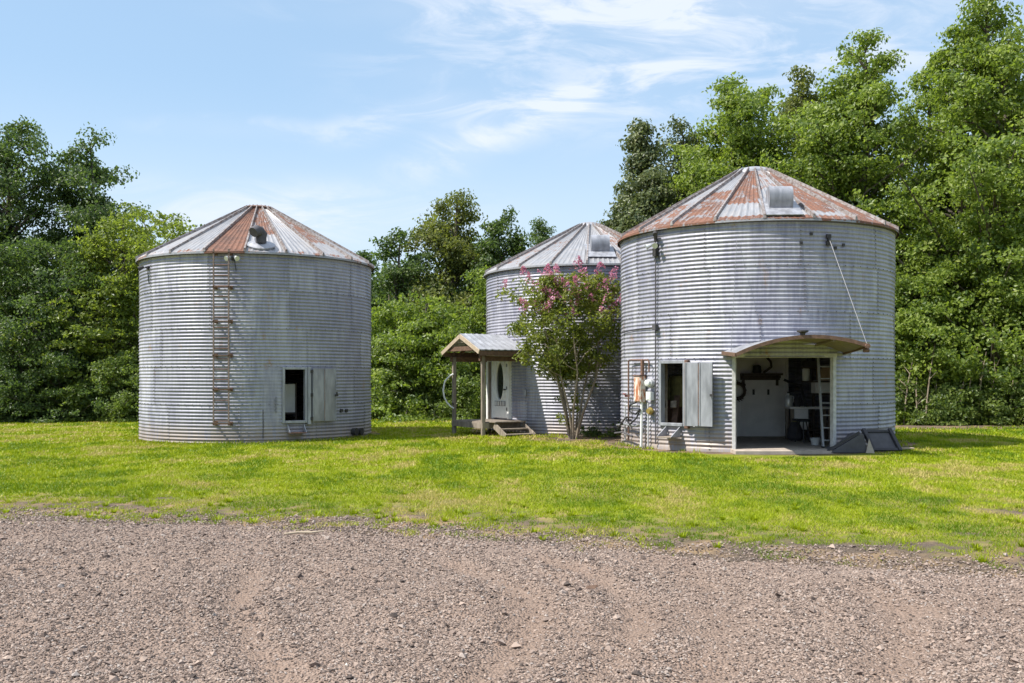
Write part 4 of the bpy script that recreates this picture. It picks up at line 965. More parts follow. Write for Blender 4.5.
# ------------------------------------------------------------------ inside the right bin
def inside():
    fz = BR.z0+.03
    YB = 27.9
    # painted partition
    t = thing('partition', 'white painted board partition across the back of the garage bin', 'partition', (gx(760, YB), YB, fz))
    xa, xb = gx(726, YB)-gx(760, YB), gx(785, YB)-gx(760, YB)
    mb = MB(); mb.box(xa, xb, 0, .05, 0, 2.9); mb.build('board', M['white_in'], t)
    mb = MB(); mb.box(xb+.002, xb+.09, -.04, .06, 0, 2.9); mb.build('corner_post', M['white_in'], t)
    mb = MB(); mb.box(xa+.45, xb-.12, -.022, -.001, .05, 1.9); mb.build('door_leaf', M['white_in'], t, bevel=.005)
    for x in (xa+.8, xb-.5):
        mb = MB(); mb.box(x-.03, x+.03, -.05, -.024, 1.22, 1.38); mb.build('handle', M['darkmetal'], t)
    def P(px, py, Y): return (gx(px, Y), Y, gzz(py, Y))
    x0, _, z0 = P(743, 378, 27.5); x1, _, z1 = P(783, 370.5, 27.5)
    s = thing('wall_shelf', 'dark brown wooden shelf with brackets on the white partition', 'shelf', (x0, YB, z0))
    mb = MB(); mb.box(0, x1-x0, -.42, -.03, .08, .14); mb.build('plank', M['wood_dark'], s); mb = MB(); mb.box(0, x1-x0, -.07, -.031, -.06, .079); mb.build('back_rail', M['wood_dark'], s)
    for x in (.05, x1-x0-.12):
        mb = MB(); mb.box(x, x+.07, -.36, -.075, -.005, .078); mb.box(x, x+.07, -.12, -.071, -.22, -.006); mb.build('bracket', M['wood_dark'], s)
    k = thing('work_lamp', 'black work lamp with a bent neck standing on the brown shelf', 'lamp', (gx(757, 27.65), 27.65, z0+.142))
    mb = MB(); mb.lathe([(.11, 0), (.13, .05), (.12, .2), (.06, .24)], (0,0,0), 14); mb.build('base', M['black'], k, True)
    mb = MB(); mb.tube([(.2, 0, .02), (.42, 0, .18), (.40, 0, .34), (.26, 0, .48), (.30, 0, .66), (.42, 0, .7)], .035, 8); mb.build('neck', M['wood_dark'], k, True)
    w = thing('wreath', 'dark twig wreath hanging at the left end of the white partition', 'wreath', P(737, 391, 27.75))
    mb = MB(); 
    for i in range(26):
        a = i*2*pi/26; mb.tube([(cos(a)*.2, 0, sin(a)*.2), (cos(a+.4)*random.uniform(.2, .34), random.uniform(-.08, -.01), sin(a+.4)*random.uniform(.2, .34))], .016, 5)
    mb.tube([(cos(a)*.22, -.03, sin(a)*.22) for a in np.linspace(0, 2*pi, 25)], .045, 6, False); mb.build('ring', M['wood_dark'], w)
    # bench along the right wall with its load
    Yb = 26.4
    b = thing('workbench', 'cluttered white-topped workbench against the curved back wall', 'workbench', (gx(803, Yb), Yb, fz))
    xw = gx(830, Yb)-gx(803, Yb); xl = gx(787, Yb)-gx(803, Yb)
    mb = MB(); mb.box(xl, xw, -.3, .3, .86, .92); mb.build('top', M['white_in'], b, bevel=.006)
    for x in (xl+.03, xw-.12):
        for y in (-.27, .19): mb = MB(); mb.box(x, x+.08, y, y+.08, 0, .859); mb.build('leg', M['wood_grey'], b)
    mb = MB(); mb.box(xl+.05, xw-.02, -.25, .27, .25, .29); mb.build('shelf', M['wood_dark'], b)
    mb = MB(); mb.box(xl+.12, xl+.50, -.302, -.28, .3, .855); mb.build('drawer_front', M['white_in'], b)
    tz = fz+.92
    def jug(px, Y, z, nm, lab, cat, mat, sc=1):
        o = thing(nm, lab, cat, (gx(px, Y), Y, z)); mb = MB(); mb.lathe([(.10*sc, 0), (.115*sc, .03*sc), (.115*sc, .25*sc), (.06*sc, .32*sc), (.035*sc, .34*sc), (.035*sc, .39*sc)], (0,0,0), 14); mb.build('body', mat, o, True)
        mb = MB(); mb.lathe([(.04*sc, .391*sc), (.04*sc, .43*sc)], (0,0,0), 10); mb.build('cap', M['black'], o)
        mb = MB(); mb.tube([(.05*sc, -.03, .32*sc), (.14*sc, -.03, .30*sc), (.13*sc, -.03, .15*sc), (.11*sc, -.03, .13*sc)], .014*sc, 6); mb.build('handle', mat, o, True)
    jug(788.5, 26.25, tz, 'jug', 'pale plastic jug standing on the left end of the workbench', 'jug', M['alu'], .95)
    jug(797, 26.3, tz, 'bottle', 'dark slim bottle beside the pale jug on the workbench', 'bottle', M['char'], .8)
    c = thing('storage_box', 'white storage box behind the ladder at the top of the shelving', 'box', (gx(823, 26.2), 26.2, gzz(393, 26.2)))
    mb = MB(); mb.box(-.27, .27, -.2, .2, 0, .29); mb.build('body', M['white_in'], c, bevel=.01); mb = MB(); mb.box(-.285, .285, -.215, .215, .291, .34); mb.build('lid', M['paleplastic'], c, bevel=.01)
    c = thing('cardboard_box', 'brown cardboard box on the shelf under the roof, right of the ladder rail', 'box', (gx(827, 26.2), 26.2, gzz(380.5, 26.2)))
    mb = MB(); mb.box(-.24, .24, -.18, .18, 0, .30); mb.build('body', M['cardboard'], c, bevel=.006)
    for y in (-1, 1): mb = MB(); mb.beam((0, y*.18, .302), (0, y*.30, .36), .46, .006); mb.build('flap', M['cardboard'], c)
    sv = thing('shelving', 'dark wooden open shelving holding boxes beside the garage opening', 'shelving', (gx(818, 26.2), 26.2, fz))
    L = gx(838, 26.2)-gx(818, 26.2); l = gx(804, 26.2)-gx(818, 26.2)
    for py in (393.4, 380.9, 367): z = gzz(py, 26.2)-fz; mb = MB(); mb.box(l if py != 393.4 else l+.3, L, -.22, .26, z-.04, z-.001); mb.build('shelf', M['wood_dark'], sv)
    for x in (l+.32, L-.07): mb = MB(); mb.box(x, x+.06, .262, .32, 0, 2.3); mb.build('upright', M['wood_dark'], sv)
    for px, h, m, n_, lab in ((809, .26, M['char'], 'tool_case', 'charcoal tool case on the upper shelf, left of the ladder'), (806, .32, M['paleplastic'], 'canister', 'pale canister on the middle shelf behind the ladder')):
        py = 367 if n_ == 'tool_case' else 380.9
        o = thing(n_, lab, 'case' if n_ == 'tool_case' else 'canister', (gx(px, 26.2), 26.2, gzz(py, 26.2)))
        if n_ == 'tool_case': mb = MB(); mb.box(-.16, .22, -.12, .12, 0, .17); mb.build('body', m, o, bevel=.015); mb = MB(); mb.tube([(-.05, 0, .17), (-.05, 0, .22), (.12, 0, .22), (.12, 0, .17)], .014, 6); mb.build('handle', M['black'], o)
        else: mb = MB(); mb.lathe([(.09, 0), (.10, .02), (.10, h), (.06, h+.04)], (0,0,0), 14); mb.build('body', m, o, True); mb = MB(); mb.lathe([(.065, h+.041), (.065, h+.07)], (0,0,0), 12); mb.build('lid', M['black'], o)
    # black hose drooping over the bench
    o = thing('black_hose', 'black hose drooping in a loop above the workbench', 'hose', (gx(800, 26.6), 26.6, tz))
    mb = MB(); mb.tube([(-.45, 0, .75), (-.2, -.05, .62), (.0, -.1, .60), (.02, -.2, .35), (.05, -.34, .1), (.04, -.36, -.3), (.08, -.37, -.85)], .035, 8); mb.build('hose_run', M['black'], o, True)
    mb = MB(); mb.lathe([(.05, -.95), (.06, -.9), (.045, -.84)], (.08, -.37, 0), 10); mb.build('nozzle', M['darkmetal'], o)
    # stool, bucket, sack below
    o = thing('stool', 'dark three-legged stool standing in front of the workbench', 'stool', (gx(803, 25.4), 25.4, fz))
    mb = MB(); mb.lathe([(.17, .55), (.18, .57), (.18, .60), (.15, .62)], (0,0,0), 18); mb.build('seat', M['black'], o, True)
    for a in (.3, 2.4, 4.5): mb = MB(); mb.tube([(cos(a)*.1, sin(a)*.1, .55), (cos(a)*.22, sin(a)*.22, 0)], .018, 7); mb.build('leg', M['darkmetal'], o)
    o = thing('bucket', 'pale round tub on the floor left of the white ladder foot', 'bucket', (gx(815.5, 24.4), 24.4, fz))
    mb = MB(); mb.lathe([(.10, 0), (.13, .17), (.14, .18), (.12, .175), (.09, .02)], (0,0,0), 16); mb.build('body', M['paleplastic'], o, True); mb = MB(); mb.tube([(-.13, 0, .17), (-.1, -.1, .1), (.1, -.1, .1), (.13, 0, .17)], .006, 5); mb.build('handle', M['alu'], o)
    o = thing('sack', 'dark slumped sack standing under the workbench', 'sack', (gx(795, 26.1), 26.1, fz))
    mb = MB(); mb.lathe([(.16, 0), (.22, .08), (.2, .3), (.12, .48), (.06, .54), (.09, .6)], (0,0,0), 12); mb.build('body', M['char'], o, True); mb = MB(); mb.lathe([(.085, .50), (.09, .52), (.085, .54)], (0,0,0), 10); mb.build('tie', M['olive'], o)
    # ladder at the right jamb
    Yl = 23.6; o = thing('leaning_ladder', 'white aluminium ladder leaning inside the right edge of the garage opening', 'ladder', (gx(824, Yl), Yl, fz))
    bx = (gx(823.2, 23.4)-gx(824, Yl), gx(833.5, 23.4)-gx(824, Yl)); tx = (gx(818, 24.2)-gx(824, Yl), gx(833, 24.2)-gx(824, Yl)); H = 2.25
    def Q(s, u): a, b = bx[s], tx[s]; return (a+(b-a)*u, -.2+.8*u, H*u)
    for s in (0, 1): mb = MB(); mb.beam(Q(s, 0), Q(s, 1), .04, .08, (0, 1, 0)); mb.build('rail', M['alu'], o); 
    for i in range(7): u = .08+i*.135; mb = MB(); mb.beam(Q(0, u), Q(1, u), .06, .03); mb.build('step', M['alu'], o)
    for s in (0, 1): mb = MB(); q = Q(s, .0); mb.box(q[0]-.03, q[0]+.03, q[1]-.05, q[1]+.05, 0, .035); mb.build('foot', M['black'], o)
    # seen through the small opening
    x, y, z = gx(671, 24.2), 25.0, fz
    for i, (px, lean, wd, lab) in enumerate(((664.5, .22, .06, 'narrow pale plank leaning inside the small side opening of the garage bin'), (670.5, .10, .10, 'wide reddish plank leaning beside the narrow plank inside the side opening'))):
        o = thing('leaning_plank', lab, 'plank', (gx(px+4, 24.4), 24.4, fz), radians(-30)); mb = MB(); mb.beam((0, -.2, 0), (-lean*1.3, .55, 2.2 if i == 0 else 1.25), wd*1.5, .04, (0, 1, 0)); mb.build('plank', (M['wood_pale'], M['wood_brown'])[i], o, bevel=.004)
        mb = MB(); mb.beam((-lean*.62, .09, .95), (-lean*.75, .16, 1.12), wd*1.5+.006, .046, (0, 1, 0)); mb.build('end_stain', M['wood_grey'], o)
    o = thing('hanging_jacket', 'olive work jacket hanging in the dark behind the leaning planks', 'jacket', (gx(679, 25.2), 25.2, gzz(374, 25.2)), radians(-25))
    mb = MB(); mb.lathe([(.05, 0), (.2, -.06), (.24, -.2), (.22, -.5), (.25, -.85), (.2, -.87)], (0,0,0), 14); mb.build('body', M['olive'], o, True)
    for s in (-1, 1): mb = MB(); mb.tube([(s*.18, 0, -.08), (s*.27, -.02, -.35), (s*.26, -.04, -.68)], [.09, .08, .06], 9); mb.build('sleeve', M['olive'], o, True)
    mb = MB(); mb.tube([(0, 0, 0), (0, 0, .08), (.03, 0, .12)], .012, 6); mb.build('hook', M['darkmetal'], o)
    o = thing('cabinet', 'dark wooden cabinet behind the olive jacket in the garage bin', 'cabinet', (gx(677, 26.4), 26.4, fz), radians(-30))
    mb = MB(); mb.box(-.55, .55, 0, .5, 0, 1.5); mb.build('body', M['wood_dark'], o, bevel=.01)
    for s in (-1, 1): mb = MB(); mb.box(min(s*.02, s*.52), max(s*.02, s*.52), -.025, -.001, .06, 1.44); mb.build('door', M['wood_brown'], o)
inside()
def wedge_items():
    o = thing('fallen_stick', 'short grey stick lying on the gravel at the lawn edge', 'stick', (-2.45, 11.15, float(gz(-2.45, 11.15))+.035), .15)
    mb = MB(); mb.tube([(-.22, 0, 0), (-.05, .02, .012), (.1, 0, .01), (.24, .03, .02)], [.012, .016, .014, .007], 7); mb.tube([(.02, .01, .012), (.08, .07, .03)], [.008, .005], 5); mb.build('stick', M['wood_pale'], o)
    o = thing('fallen_leaf', 'dry dark brown leaf curled on the gravel', 'leaf', (gx(592, 8.1), 8.15, .03), .3)
    mb = MB(); vs = [(a*.62, b*.62, c) for a, b, c in [(-.09, 0, .01), (-.05, .035, .025), (.02, .045, .02), (.08, .015, .03), (.1, 0, .02), (.03, -.03, .005), (-.05, -.028, .01)]]; mb.add(vs+[(x, y, z+.003) for x, y, z in vs], [tuple(range(6, -1, -1)), tuple(range(7, 14))]+[(i, (i+1)%7, 7+(i+1)%7, 7+i) for i in range(7)]); mb.build('blade', M['wood_brown'], o)
    mb = MB(); mb.tube([(.062, 0, .022), (.09, .01, .03)], .003, 5); mb.build('leaf_stem', M['wood_dark'], o)
wedge_items()
# ------------------------------------------------------------------ trees and shrubs
def unit(v): return v/np.maximum(np.linalg.norm(v, axis=1, keepdims=True), 1e-6)
def leaf_mesh(name, c, nrm, size, tint, mat, aspect=.62, fold=.25):
    n = len(c); r = rng.normal(size=(n, 3)); u = unit(r - nrm*np.sum(r*nrm, 1, keepdims=True)); v = np.cross(nrm, u)
    s = size[:,None]
    V = np.stack([c-u*s*.5, c+v*s*aspect*.5-u*s*.05+nrm*s*fold*.3, c+u*s*.5-nrm*s*fold*.25, c-v*s*aspect*.5-u*s*.05+nrm*s*fold*.3], 1).reshape(-1, 3)
    return np_mesh(name, V, np.arange(n*4).reshape(-1, 4), {'tint': ('POINT', np.repeat(tint, 4))}, [mat])
PROF = {
 'oval': lambda h: np.sqrt(np.clip(1-((h-.45)/.57)**2, 0, 1)),
 'cone': lambda h: np.clip(1.04-h, 0, 1)**.72*np.clip(h/.12+.45, 0, 1),
 'broad': lambda h: np.clip(1-((h-.35)/.68)**2, 0, 1)**.45,
 'column': lambda h: np.clip(1-((h-.42)/.60)**4, 0, 1)**.6,
 'vase': lambda h: (.35+.75*h)*np.clip((1.03-h)/.28, 0, 1)**.5,
 'spire': lambda h: np.clip((1.04-h)/.58, 0, 1)**.78*np.clip(h/.12+.5, 0, 1),
 'mound': lambda h: np.clip(1-(h/1.02)**2.2, 0, 1)**.5,
}
def tree_geom(H, W, cb, prof, nb, leaf, seed, trunk_r, spray=.55, nl=34, ns=9, flat=.5, lobes=.3, up=.34, lean=(0, 0), depth=1.0, gap=.365):
    g = np.random.default_rng(seed); pf = PROF[prof]; C = []; NO = []; TI = []; wood = MB()
    def trunk(z): return np.array([lean[0]*z/H+.12*sin(z*.7+seed), lean[1]*z/H+.12*cos(z*.9+seed), z])
    if trunk_r > 0:
        zs = np.linspace(-.2, H*.93, 10); wood.tube([trunk(z) for z in zs], [trunk_r*(1-.9*max(0, z)/H)*(1.35 if z < .1 else 1)+.012 for z in zs], 9)
    ph = g.random(8)*6.28
    nlead = 1 if W < 2.2 else int(g.integers(3, 6)); la = g.random()*6.28
    LD = [(np.array([cos(la+2*pi*j/nlead)*W*g.uniform(.14, .28), sin(la+2*pi*j/nlead)*W*.2, 0]) if nlead > 1 and j else np.zeros(3), 1.0 if j == 0 else g.uniform(.78, .97)) for j in range(nlead)]
    wf = 1.0 if nlead == 1 else .92
    for i in range(nb):
        h = (i+g.random())/nb; az = i*2.39996+g.normal()*.35
        lob = 1+lobes*(.6*sin(3*az+ph[0]+5*h)+.5*sin(2*az+ph[1]-7*h)+.5*sin(11*h+ph[2]+az))
        off, hf = LD[i % nlead]; zt_ = cb+(H*hf-cb)*h; off = off*float(sstep(.15, .7, zt_/H)); W_ = W*wf*(1+.25*(1-float(sstep(.2, .6, zt_/H))))
        bl = float(fbm(np.array([cos(az)*1.1+seed*3.1, ]), np.array([sin(az)*1.1+zt_*.55]), seed, 2)[0])
        reach = W_/2*pf(np.array([h]))[0]*(lob*.5+.5)*(.70+.62*sstep(.2, .8, bl))*g.uniform(.72, 1.08)
        tip = np.array([cos(az)*reach, sin(az)*reach*depth, 0])+trunk(zt_)+off
        z0 = max(cb*.55, zt_-reach*g.uniform(.45, .95)-.25); st = trunk(z0)+off*.7
        mid = (st+tip)/2+np.array([0, 0, reach*.10])+g.normal(size=3)*.08*reach
        if trunk_r > 0 and reach > .5:
            rr = trunk_r*.34*(1-.7*h)+.012; wood.tube([st, mid, tip], [rr, rr*.6, rr*.2], 5, False)
        k = max(3, int(ns*(.45+reach/(W/2)*.7)))
        ts = .30+.75*g.random(k)**.7
        P = np.where((ts < .5)[:,None], st+(mid-st)*(ts*2)[:,None], mid+(tip-mid)*((ts-.5)*2)[:,None])
        P = P+g.normal(size=(k, 3))*np.array([.24, .24*depth, .18])*max(reach, .7)*.75
        for p in P:
            if float(fbm(np.array([p[0]*.62+p[2]*.2+seed]), np.array([p[2]*.62+p[1]*.4]), seed+5, 2)[0]) < gap*(1-.5*(h > .82)) and W > 1.5: continue
            sr = spray*g.uniform(.6, 1.25); m = int(1.5*nl*g.uniform(.6, 1.35)*(sr/spray)**1.5)
            q = g.normal(size=(m, 3)); q = unit(q)*(g.random((m, 1))**.45); q[:,2] *= flat
            q[:,2] -= .22*(q[:,0]**2+q[:,1]**2)
            c = p+q*sr; c[:,2] = np.maximum(c[:,2], .03+.1*g.random(m))
            o = c-trunk(zt_)-off; o[:,2] *= .4; o = unit(o)
            no = unit(np.array([0, 0, up])+.6*o+.35*unit(q)+.6*g.normal(size=(m, 3)))
            t0 = g.normal()*.13; C.append(c); NO.append(no); TI.append(np.clip(.42+t0+g.normal(size=m)*.20, 0, 1))
    C = np.concatenate(C); return C, np.concatenate(NO), leaf*.76*g.uniform(.6, 1.35, len(C)), np.concatenate(TI), wood
def plant(name, label, cat, px, Y, top, wpx, cbf, prof, nb, leaf, mat, seed, trunk_r=.2, group=None, base=None, rootname='trunk', bark='bark', **k):
    x = gx(px, Y); z0 = float(gz(x, Y)); H = gzz(top, Y)-z0; W = wpx/F*Y
    C, NO, SZ, TI, wood = tree_geom(H, W, H*cbf, prof, nb, leaf, seed, trunk_r, **k)
    r = thing(name, label, cat, (x, Y, z0), 0, group)
    link('crown' if trunk_r > 0 else 'foliage', leaf_mesh('crown', C, NO, SZ, TI, L_[mat]), r)
    if trunk_r > 0: wood.build(rootname, M[bark], r, True)
    return r
GT = 'trees standing behind the bins'
T = [
 # px, Y, top, width, crown base, profile, boughs, leaf, material, trunk, name, label, extra
 (8, 50, 117, 118, .10, 'broad', 150, .24, 'oak', .30, 'oak_tree', 'tall dark oak at the far left edge of the wood, open sky to its right', dict(ns=10, spray=.75, lobes=.35)),
 (92, 51, 130, 88, .12, 'column', 125, .24, 'oak', .26, 'oak_tree', 'dark oak with a ragged top, between the far left oak and the ladder bin', dict(ns=10, spray=.7, lobes=.45)),
 (122, 46.5, 207, 130, .10, 'broad', 120, .22, 'locust', .2, 'walnut_tree', 'yellow-green feathery tree in front of the ragged dark oak, left of the ladder bin', dict(ns=10, spray=.6, flat=.32, lobes=.25)),
 (38, 46, 232, 120, .05, 'broad', 120, .22, 'oak', .2, 'young_oak', 'lower dark green tree in the shade beneath the far left oak', dict(ns=10, spray=.65)),
 (196, 54, 219, 56, .1, 'oval', 60, .22, 'oak', .16, 'oak_tree', 'small treetop showing just above the left slope of the ladder bin roof', dict(spray=.6)),
 (300, 54, 262, 150, .05, 'broad', 70, .25, 'oak', .2, 'oak_tree', 'broad dark tree mostly hidden behind the ladder bin', dict(spray=.8)),
 (366, 53, 250, 22, .05, 'oval', 40, .2, 'oak', .12, 'young_tree', 'slim treetop peeping out past the right eave of the ladder bin', dict(spray=.5)),
 (455, 50, 190, 100, .08, 'spire', 180, .23, 'olive', .28, 'maple_tree', 'tall olive-brown tree, highest of the clump between the two bin groups', dict(ns=10, spray=.7, lobes=.35, gap=.32)),
 (398, 49, 232, 78, .05, 'oval', 100, .22, 'oak', .2, 'oak_tree', 'dark leaning tree at the left of the middle clump, beside the ladder bin', dict(spray=.6)),
 (497, 49, 206, 46, .06, 'column', 80, .22, 'oak', .18, 'oak_tree', 'narrow dark tree at the right shoulder of the tall olive tree', dict(spray=.55)),
 (492, 46, 262, 80, .04, 'broad', 90, .22, 'lime', .18, 'young_maple', 'bright green tree behind the porch roof', dict(spray=.6)),
 (424, 45.5, 296, 120, .03, 'broad', 130, .23, 'lime', .2, 'young_maple', 'low spreading light green tree in the gap beside the ladder bin', dict(spray=.62, flat=.38)),
 (541, 80, 220, 26, .25, 'oval', 34, .26, 'oak', .2, 'distant_tree', 'small distant round treetop left of the middle bin roof', dict(spray=.7)),
 (566, 82, 233, 18, .25, 'oval', 26, .26, 'oak', .18, 'distant_tree', 'tiny distant treetop touching the middle bin roof', dict(spray=.6)),
 (642, 43, 121, 112, .05, 'cone', 230, .22, 'magnolia', .25, 'magnolia_tree', 'dark glossy magnolia with a pointed top between the two right bin roofs', dict(ns=11, spray=.62, lobes=.2, up=.4, gap=.28)),
 (686, 45, 114, 60, .08, 'column', 100, .22, 'magnolia', .22, 'magnolia_tree', 'second dark glossy tree, just right of the pointed magnolia', dict(ns=10, spray=.62, lobes=.3, gap=.3)),
 (735, 43, 72, 112, .10, 'column', 200, .23, 'lime', .28, 'sweetgum_tree', 'upright green sweetgum directly behind the roof cap of the garage bin', dict(ns=10, spray=.65, lobes=.42)),
 (800, 46, 70, 104, .10, 'spire', 165, .23, 'olive', .28, 'pine_oak_tree', 'duller olive tree between the two upright sweetgums behind the garage bin', dict(ns=10, spray=.65, lobes=.42)),
 (866, 40, 32, 168, .12, 'spire', 225, .22, 'lime', .3, 'sweetgum_tree', 'tall pointed bright sweetgum above the right eave of the garage bin', dict(ns=11, spray=.62, lobes=.32)),
 (990, 38, -16, 190, .10, 'spire', 245, .22, 'lime', .32, 'sweetgum_tree', 'tallest bright sweetgum at the right edge, its top near the upper frame', dict(ns=11, spray=.62, lobes=.36)),
 (932, 44, 58, 128, .06, 'spire', 185, .23, 'lime', .25, 'sweetgum_tree', 'shorter sweetgum set back between the two tallest right-hand sweetgums', dict(ns=9, spray=.65)),
 (930, 37, 236, 100, .06, 'broad', 95, .20, 'lime', .15, 'young_sweetgum', 'young light green sweetgum close against the right wall of the garage bin', dict(spray=.5, flat=.4)),
 (1012, 36.5, 224, 96, .06, 'broad', 105, .20, 'lime', .15, 'young_sweetgum', 'young light green sweetgum low at the right edge over the undergrowth', dict(spray=.5, flat=.4)),
 (1090, 40, 10, 140, .08, 'column', 120, .25, 'lime', .3, 'sweetgum_tree', 'sweetgum beyond the right edge of the wood', dict(spray=.7)),
 (-70, 49, 130, 130, .08, 'broad', 90, .27, 'oak', .3, 'oak_tree', 'oak beyond the left edge of the wood', dict(spray=.85)),
]
pinefix = {'pine_oak_tree': 'hickory_tree'}
for i, (px, Y, top, w, cb, pr, nb, lf, mt, tr, nm, lab, kw) in enumerate(T):
    plant(pinefix.get(nm, nm), lab, 'tree', px, Y, top, w, cb, pr, nb, lf, mt, 100+i, tr, GT, **kw)
GS = 'shrubs along the foot of the wood'
SH = [
 (-30, 44, 330, 110, 'oak', 'dark shrub beyond the left end of the lawn'), (18, 44, 342, 84, 'oak', 'dark shrub at the far left end of the lawn'), (70, 44.3, 336, 92, 'oak', 'dark shrub under the yellow-green feathery tree'),
 (122, 44, 350, 80, 'bramble', 'dark shrub against the left side of the ladder bin'), (385, 44, 350, 60, 'bramble', 'dense shrub against the right side of the ladder bin'),
 (425, 44.4, 362, 70, 'bramble', 'low shrub left of the outer porch post'), (470, 43, 356, 74, 'bramble', 'leafy light bramble seen between the porch posts'), (510, 45, 350, 70, 'bramble', 'shrub hidden behind the middle bin'),
 (902, 35.6, 378, 44, 'bramble', 'scrubby bush beside the right foot of the garage bin'), (940, 35.2, 388, 52, 'bramble', 'twiggy bush in the middle of the right-hand wood edge'), (985, 35.0, 372, 62, 'bramble', 'leafy bush under the tallest sweetgum'), (1030, 34.8, 362, 60, 'bramble', 'large bush at the right edge of the lawn'), (1085, 35, 360, 70, 'bramble', 'bush beyond the right edge of the lawn'),
]
for i, (px, Y, top, w, mt, lab) in enumerate(SH):
    plant('shrub', lab, 'shrub', px, Y, top, w, .02, 'mound', 55, .17, mt, 300+i, .05, GS, rootname='stems', spray=.42, nl=32, ns=8, lobes=.35)
# low growth knitting the wood edge together, and a deep wood behind it that reads as one mass
def cover(name, spans, leafm, n, hmax, leaf, seed):
    g = np.random.default_rng(seed); C = []
    for (xa, ya), (xb, yb), dep, hm in spans:
        k = int(n*np.hypot(xb-xa, yb-ya)); t = g.random(k); x = xa+(xb-xa)*t; y = ya+(yb-ya)*t+g.random(k)*dep
        top = hm*(.35+.9*fbm(x*.6, y*.6, seed)); z = gz(x, y)+top*g.random(k)**.8; C.append(np.stack([x, y, z], 1))
    C = np.concatenate(C); m = len(C); no = unit(np.array([0, -.15, .5])+.7*g.normal(size=(m, 3)))
    tag(link(name, leaf_mesh(name, C, no, leaf*g.uniform(.6, 1.3, m), np.clip(.4+.2*g.normal(size=m)+.3*(fbm(C[:,0], C[:,1], seed+3)-.5), 0, 1), L_[leafm])), kind='stuff')
cover('undergrowth', [((-34, 44.5), (-7, 45), 2.5, 3.2), ((-7, 45.5), (3, 45.5), 2.5, 3.2)], 'oak', 1500, 3, .17, 5)
cover('ground_cover', [((13.2, 34.6), (24, 33.6), 1.1, .65), ((13.2, 36.5), (26, 36), 2.5, 1.3)], 'lime', 1300, 2, .14, 6)
cover('woodland', [((-45, 56), (-6, 57), 6, 9.5), ((-6, 57), (4, 57), 6, 7.5), ((4, 52), (17, 50), 5, 9.0), ((17, 49), (36, 46), 6, 8.0)], 'oak', 1900, 9, .34, 8)
# thin bare stems at the right-hand wood edge
GB = 'bare saplings at the right-hand wood edge'
for i in range(12):
    px = 903+i*10.5+random.uniform(-3, 3); Y = 34.3+random.uniform(0, .8); x = gx(px, Y)
    o = MB(); h = random.uniform(1.6, 3.0); l = random.uniform(-.5, .5)
    pts = [(0, 0, -.1), (l*.2, 0, h*.35), (l*.6, .1, h*.7), (l, .1, h)]; o.tube(pts, [.03, .026, .018, .008], 6)
    for k in range(5):
        f = random.uniform(.25, .9); a = random.uniform(0, 6.3); b = (l*f*f, 0, h*f); o.tube([b, (b[0]+cos(a)*.35, b[1]+sin(a)*.35, b[2]+.3)], [.012, .005], 5)
    tag(o.build('sapling', M['bark_pale'], None, True, loc=(x, Y, float(gz(x, Y)))), 'thin leafless sapling stem among the bushes at the right-hand wood edge', 'sapling', GB)

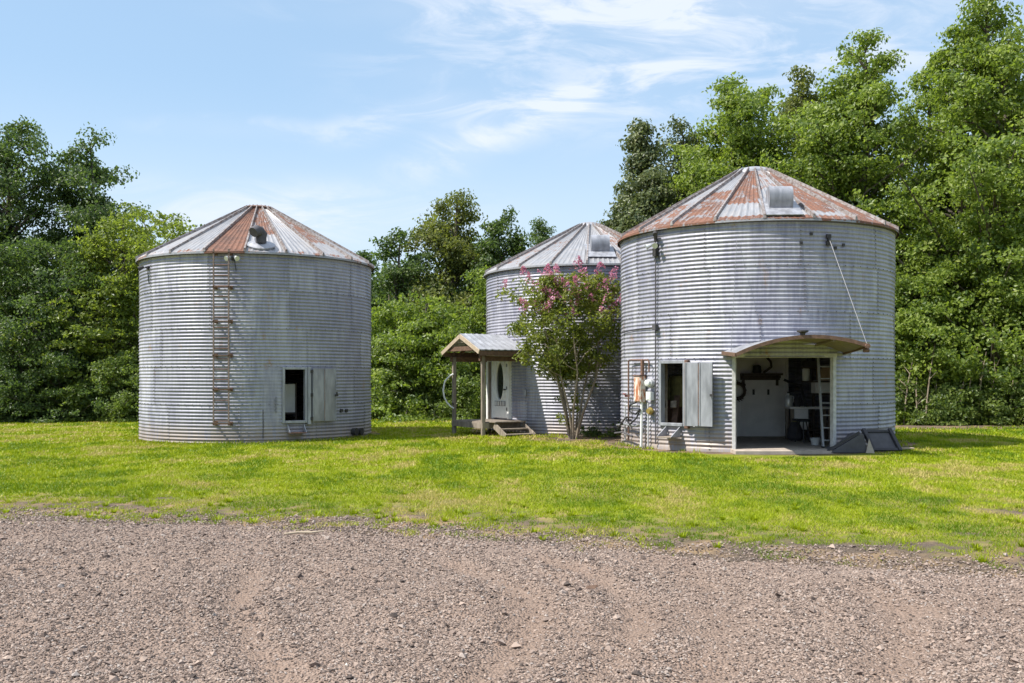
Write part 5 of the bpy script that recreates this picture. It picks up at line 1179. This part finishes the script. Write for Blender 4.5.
# ------------------------------------------------------------------ flowering tree
def myrtle():
    Y = 28.6; x = gx(573, Y); z0 = float(gz(x, Y)); H = gzz(270, Y)-z0; W = 128/F*Y; g = np.random.default_rng(77)
    r = thing('crape_myrtle', 'multi-stemmed crape myrtle with pink blossom in front of the middle bin', 'flowering tree', (x, Y, z0))
    C, NO, TI, FC = [], [], [], []
    tips = []
    off = np.array([-.22, 0, 0])
    for i in range(9):
        az = i*2*pi/9+g.normal()*.2; m = MB(); rr = g.uniform(.15, .38); h1 = g.uniform(1.2, 1.7)
        a = np.array([cos(az)*.10, sin(az)*.08, -.05]); b = np.array([cos(az)*rr, sin(az)*rr, h1*.6]); c = np.array([cos(az)*rr*2.1, sin(az)*rr*2.0, h1*1.35]); d = np.array([cos(az)*W*.24, sin(az)*W*.22, H*g.uniform(.62, .8)])+off*.5
        b += g.normal(size=3)*.05; c += g.normal(size=3)*.07
        m.tube([a, (a+b)/2+g.normal(size=3)*.02, b, c, d], [.042, .037, .032, .024, .008], 7)
        for k in range(5):
            f = g.random(); p = c+(d-c)*f*.8; q = p+np.array([cos(az+g.normal())*.55, sin(az+g.normal())*.5, g.uniform(.25, .8)]); m.tube([p, (p+q)/2+g.normal(size=3)*.04, q], [.014, .010, .004], 5); 
        m.build('stem', M['bark_pale'], r, True)
    def leaves(p, sr, m, flat=.6):
        q = unit(g.normal(size=(m, 3)))*(g.random((m, 1))**.5); q[:,2] *= flat; C.append(p+q*sr); NO.append(unit(np.array([0, -.1, .5])+.4*q+.65*g.normal(size=(m, 3)))); TI.append(np.clip(.45+g.normal()*.14+g.normal(size=m)*.2, 0, 1))
    pf = lambda h: .25+2.2*h-1.55*h*h if h < .62 else np.sqrt(max(0, 1-((h-.5)/.56)**2))*1.02
    n = 205
    for i in range(n):
        h = (i+g.random())/n; az = i*2.39996; rad = W/2*min(1.02, pf(h))*g.uniform(.25, 1.12)*(1+.25*sin(3*az+4*h)); z = H*.37+(H*.585)*h
        p = np.array([cos(az)*rad*1.02, sin(az)*rad*.85, z])+off+np.array([.1*h, 0, 0]); leaves(p, g.uniform(.24, .44), int(g.uniform(45, 95)))
        if h > .52 and g.random() < .75 and rad > W*.10: tips.append(p+np.array([0, -.10, g.uniform(.10, .35)]))
    for k in range(14): leaves(np.array([g.normal()*.28, g.normal()*.2, g.uniform(.2, 1.7)]), .16, 16)   # basal shoots
    for px, py in ((529, 282), (545, 276), (580, 268), (604, 287), (612, 279), (596, 293), (565, 283), (540, 290), (575, 290), (556, 289)):
        tips.append(np.array([gx(px, Y)-x, g.normal()*.3-.3, gzz(py, Y)-z0]))
        leaves(tips[-1]-np.array([0, 0, .3]), .32, 60)
    C = np.concatenate(C); link('crown', leaf_mesh('crown', C, np.concatenate(NO), .12*g.uniform(.6, 1.3, len(C)), np.concatenate(TI), L_['myrtle'], .55), r)
    P = []
    for t in tips:
        m = int(g.uniform(25, 95)); hgt = g.uniform(.16, .36); u = g.random((m, 1)); d = unit(g.normal(size=(m, 3)))*(1-u*.75)*.12*g.uniform(.7, 1.4); ax = np.array([g.normal()*.4, g.normal()*.4, 1]); P.append(t+d+u*ax*hgt)
    P = np.concatenate(P); link('blossom', leaf_mesh('blossom', P, unit(g.normal(size=(len(P), 3))+np.array([0, -.3, .4])), .055*g.uniform(.6, 1.3, len(P)), g.random(len(P)), M['petal'], .9), r)
    plant('small_shrub', 'small dark shrub at the foot of the middle bin, right of the flowering tree', 'shrub', 595, 29.4, 426, 17, .02, 'mound', 10, .08, 'oak', 401, .02, rootname='stems', spray=.10, nl=18, ns=4)
    plant('weed_clump', 'weed clump growing against the bin foot just left of the garage bin', 'weed', 616, 29.2, 428, 14, .02, 'mound', 8, .08, 'bramble', 402, .015, rootname='stems', spray=.09, nl=14, ns=3)
myrtle()
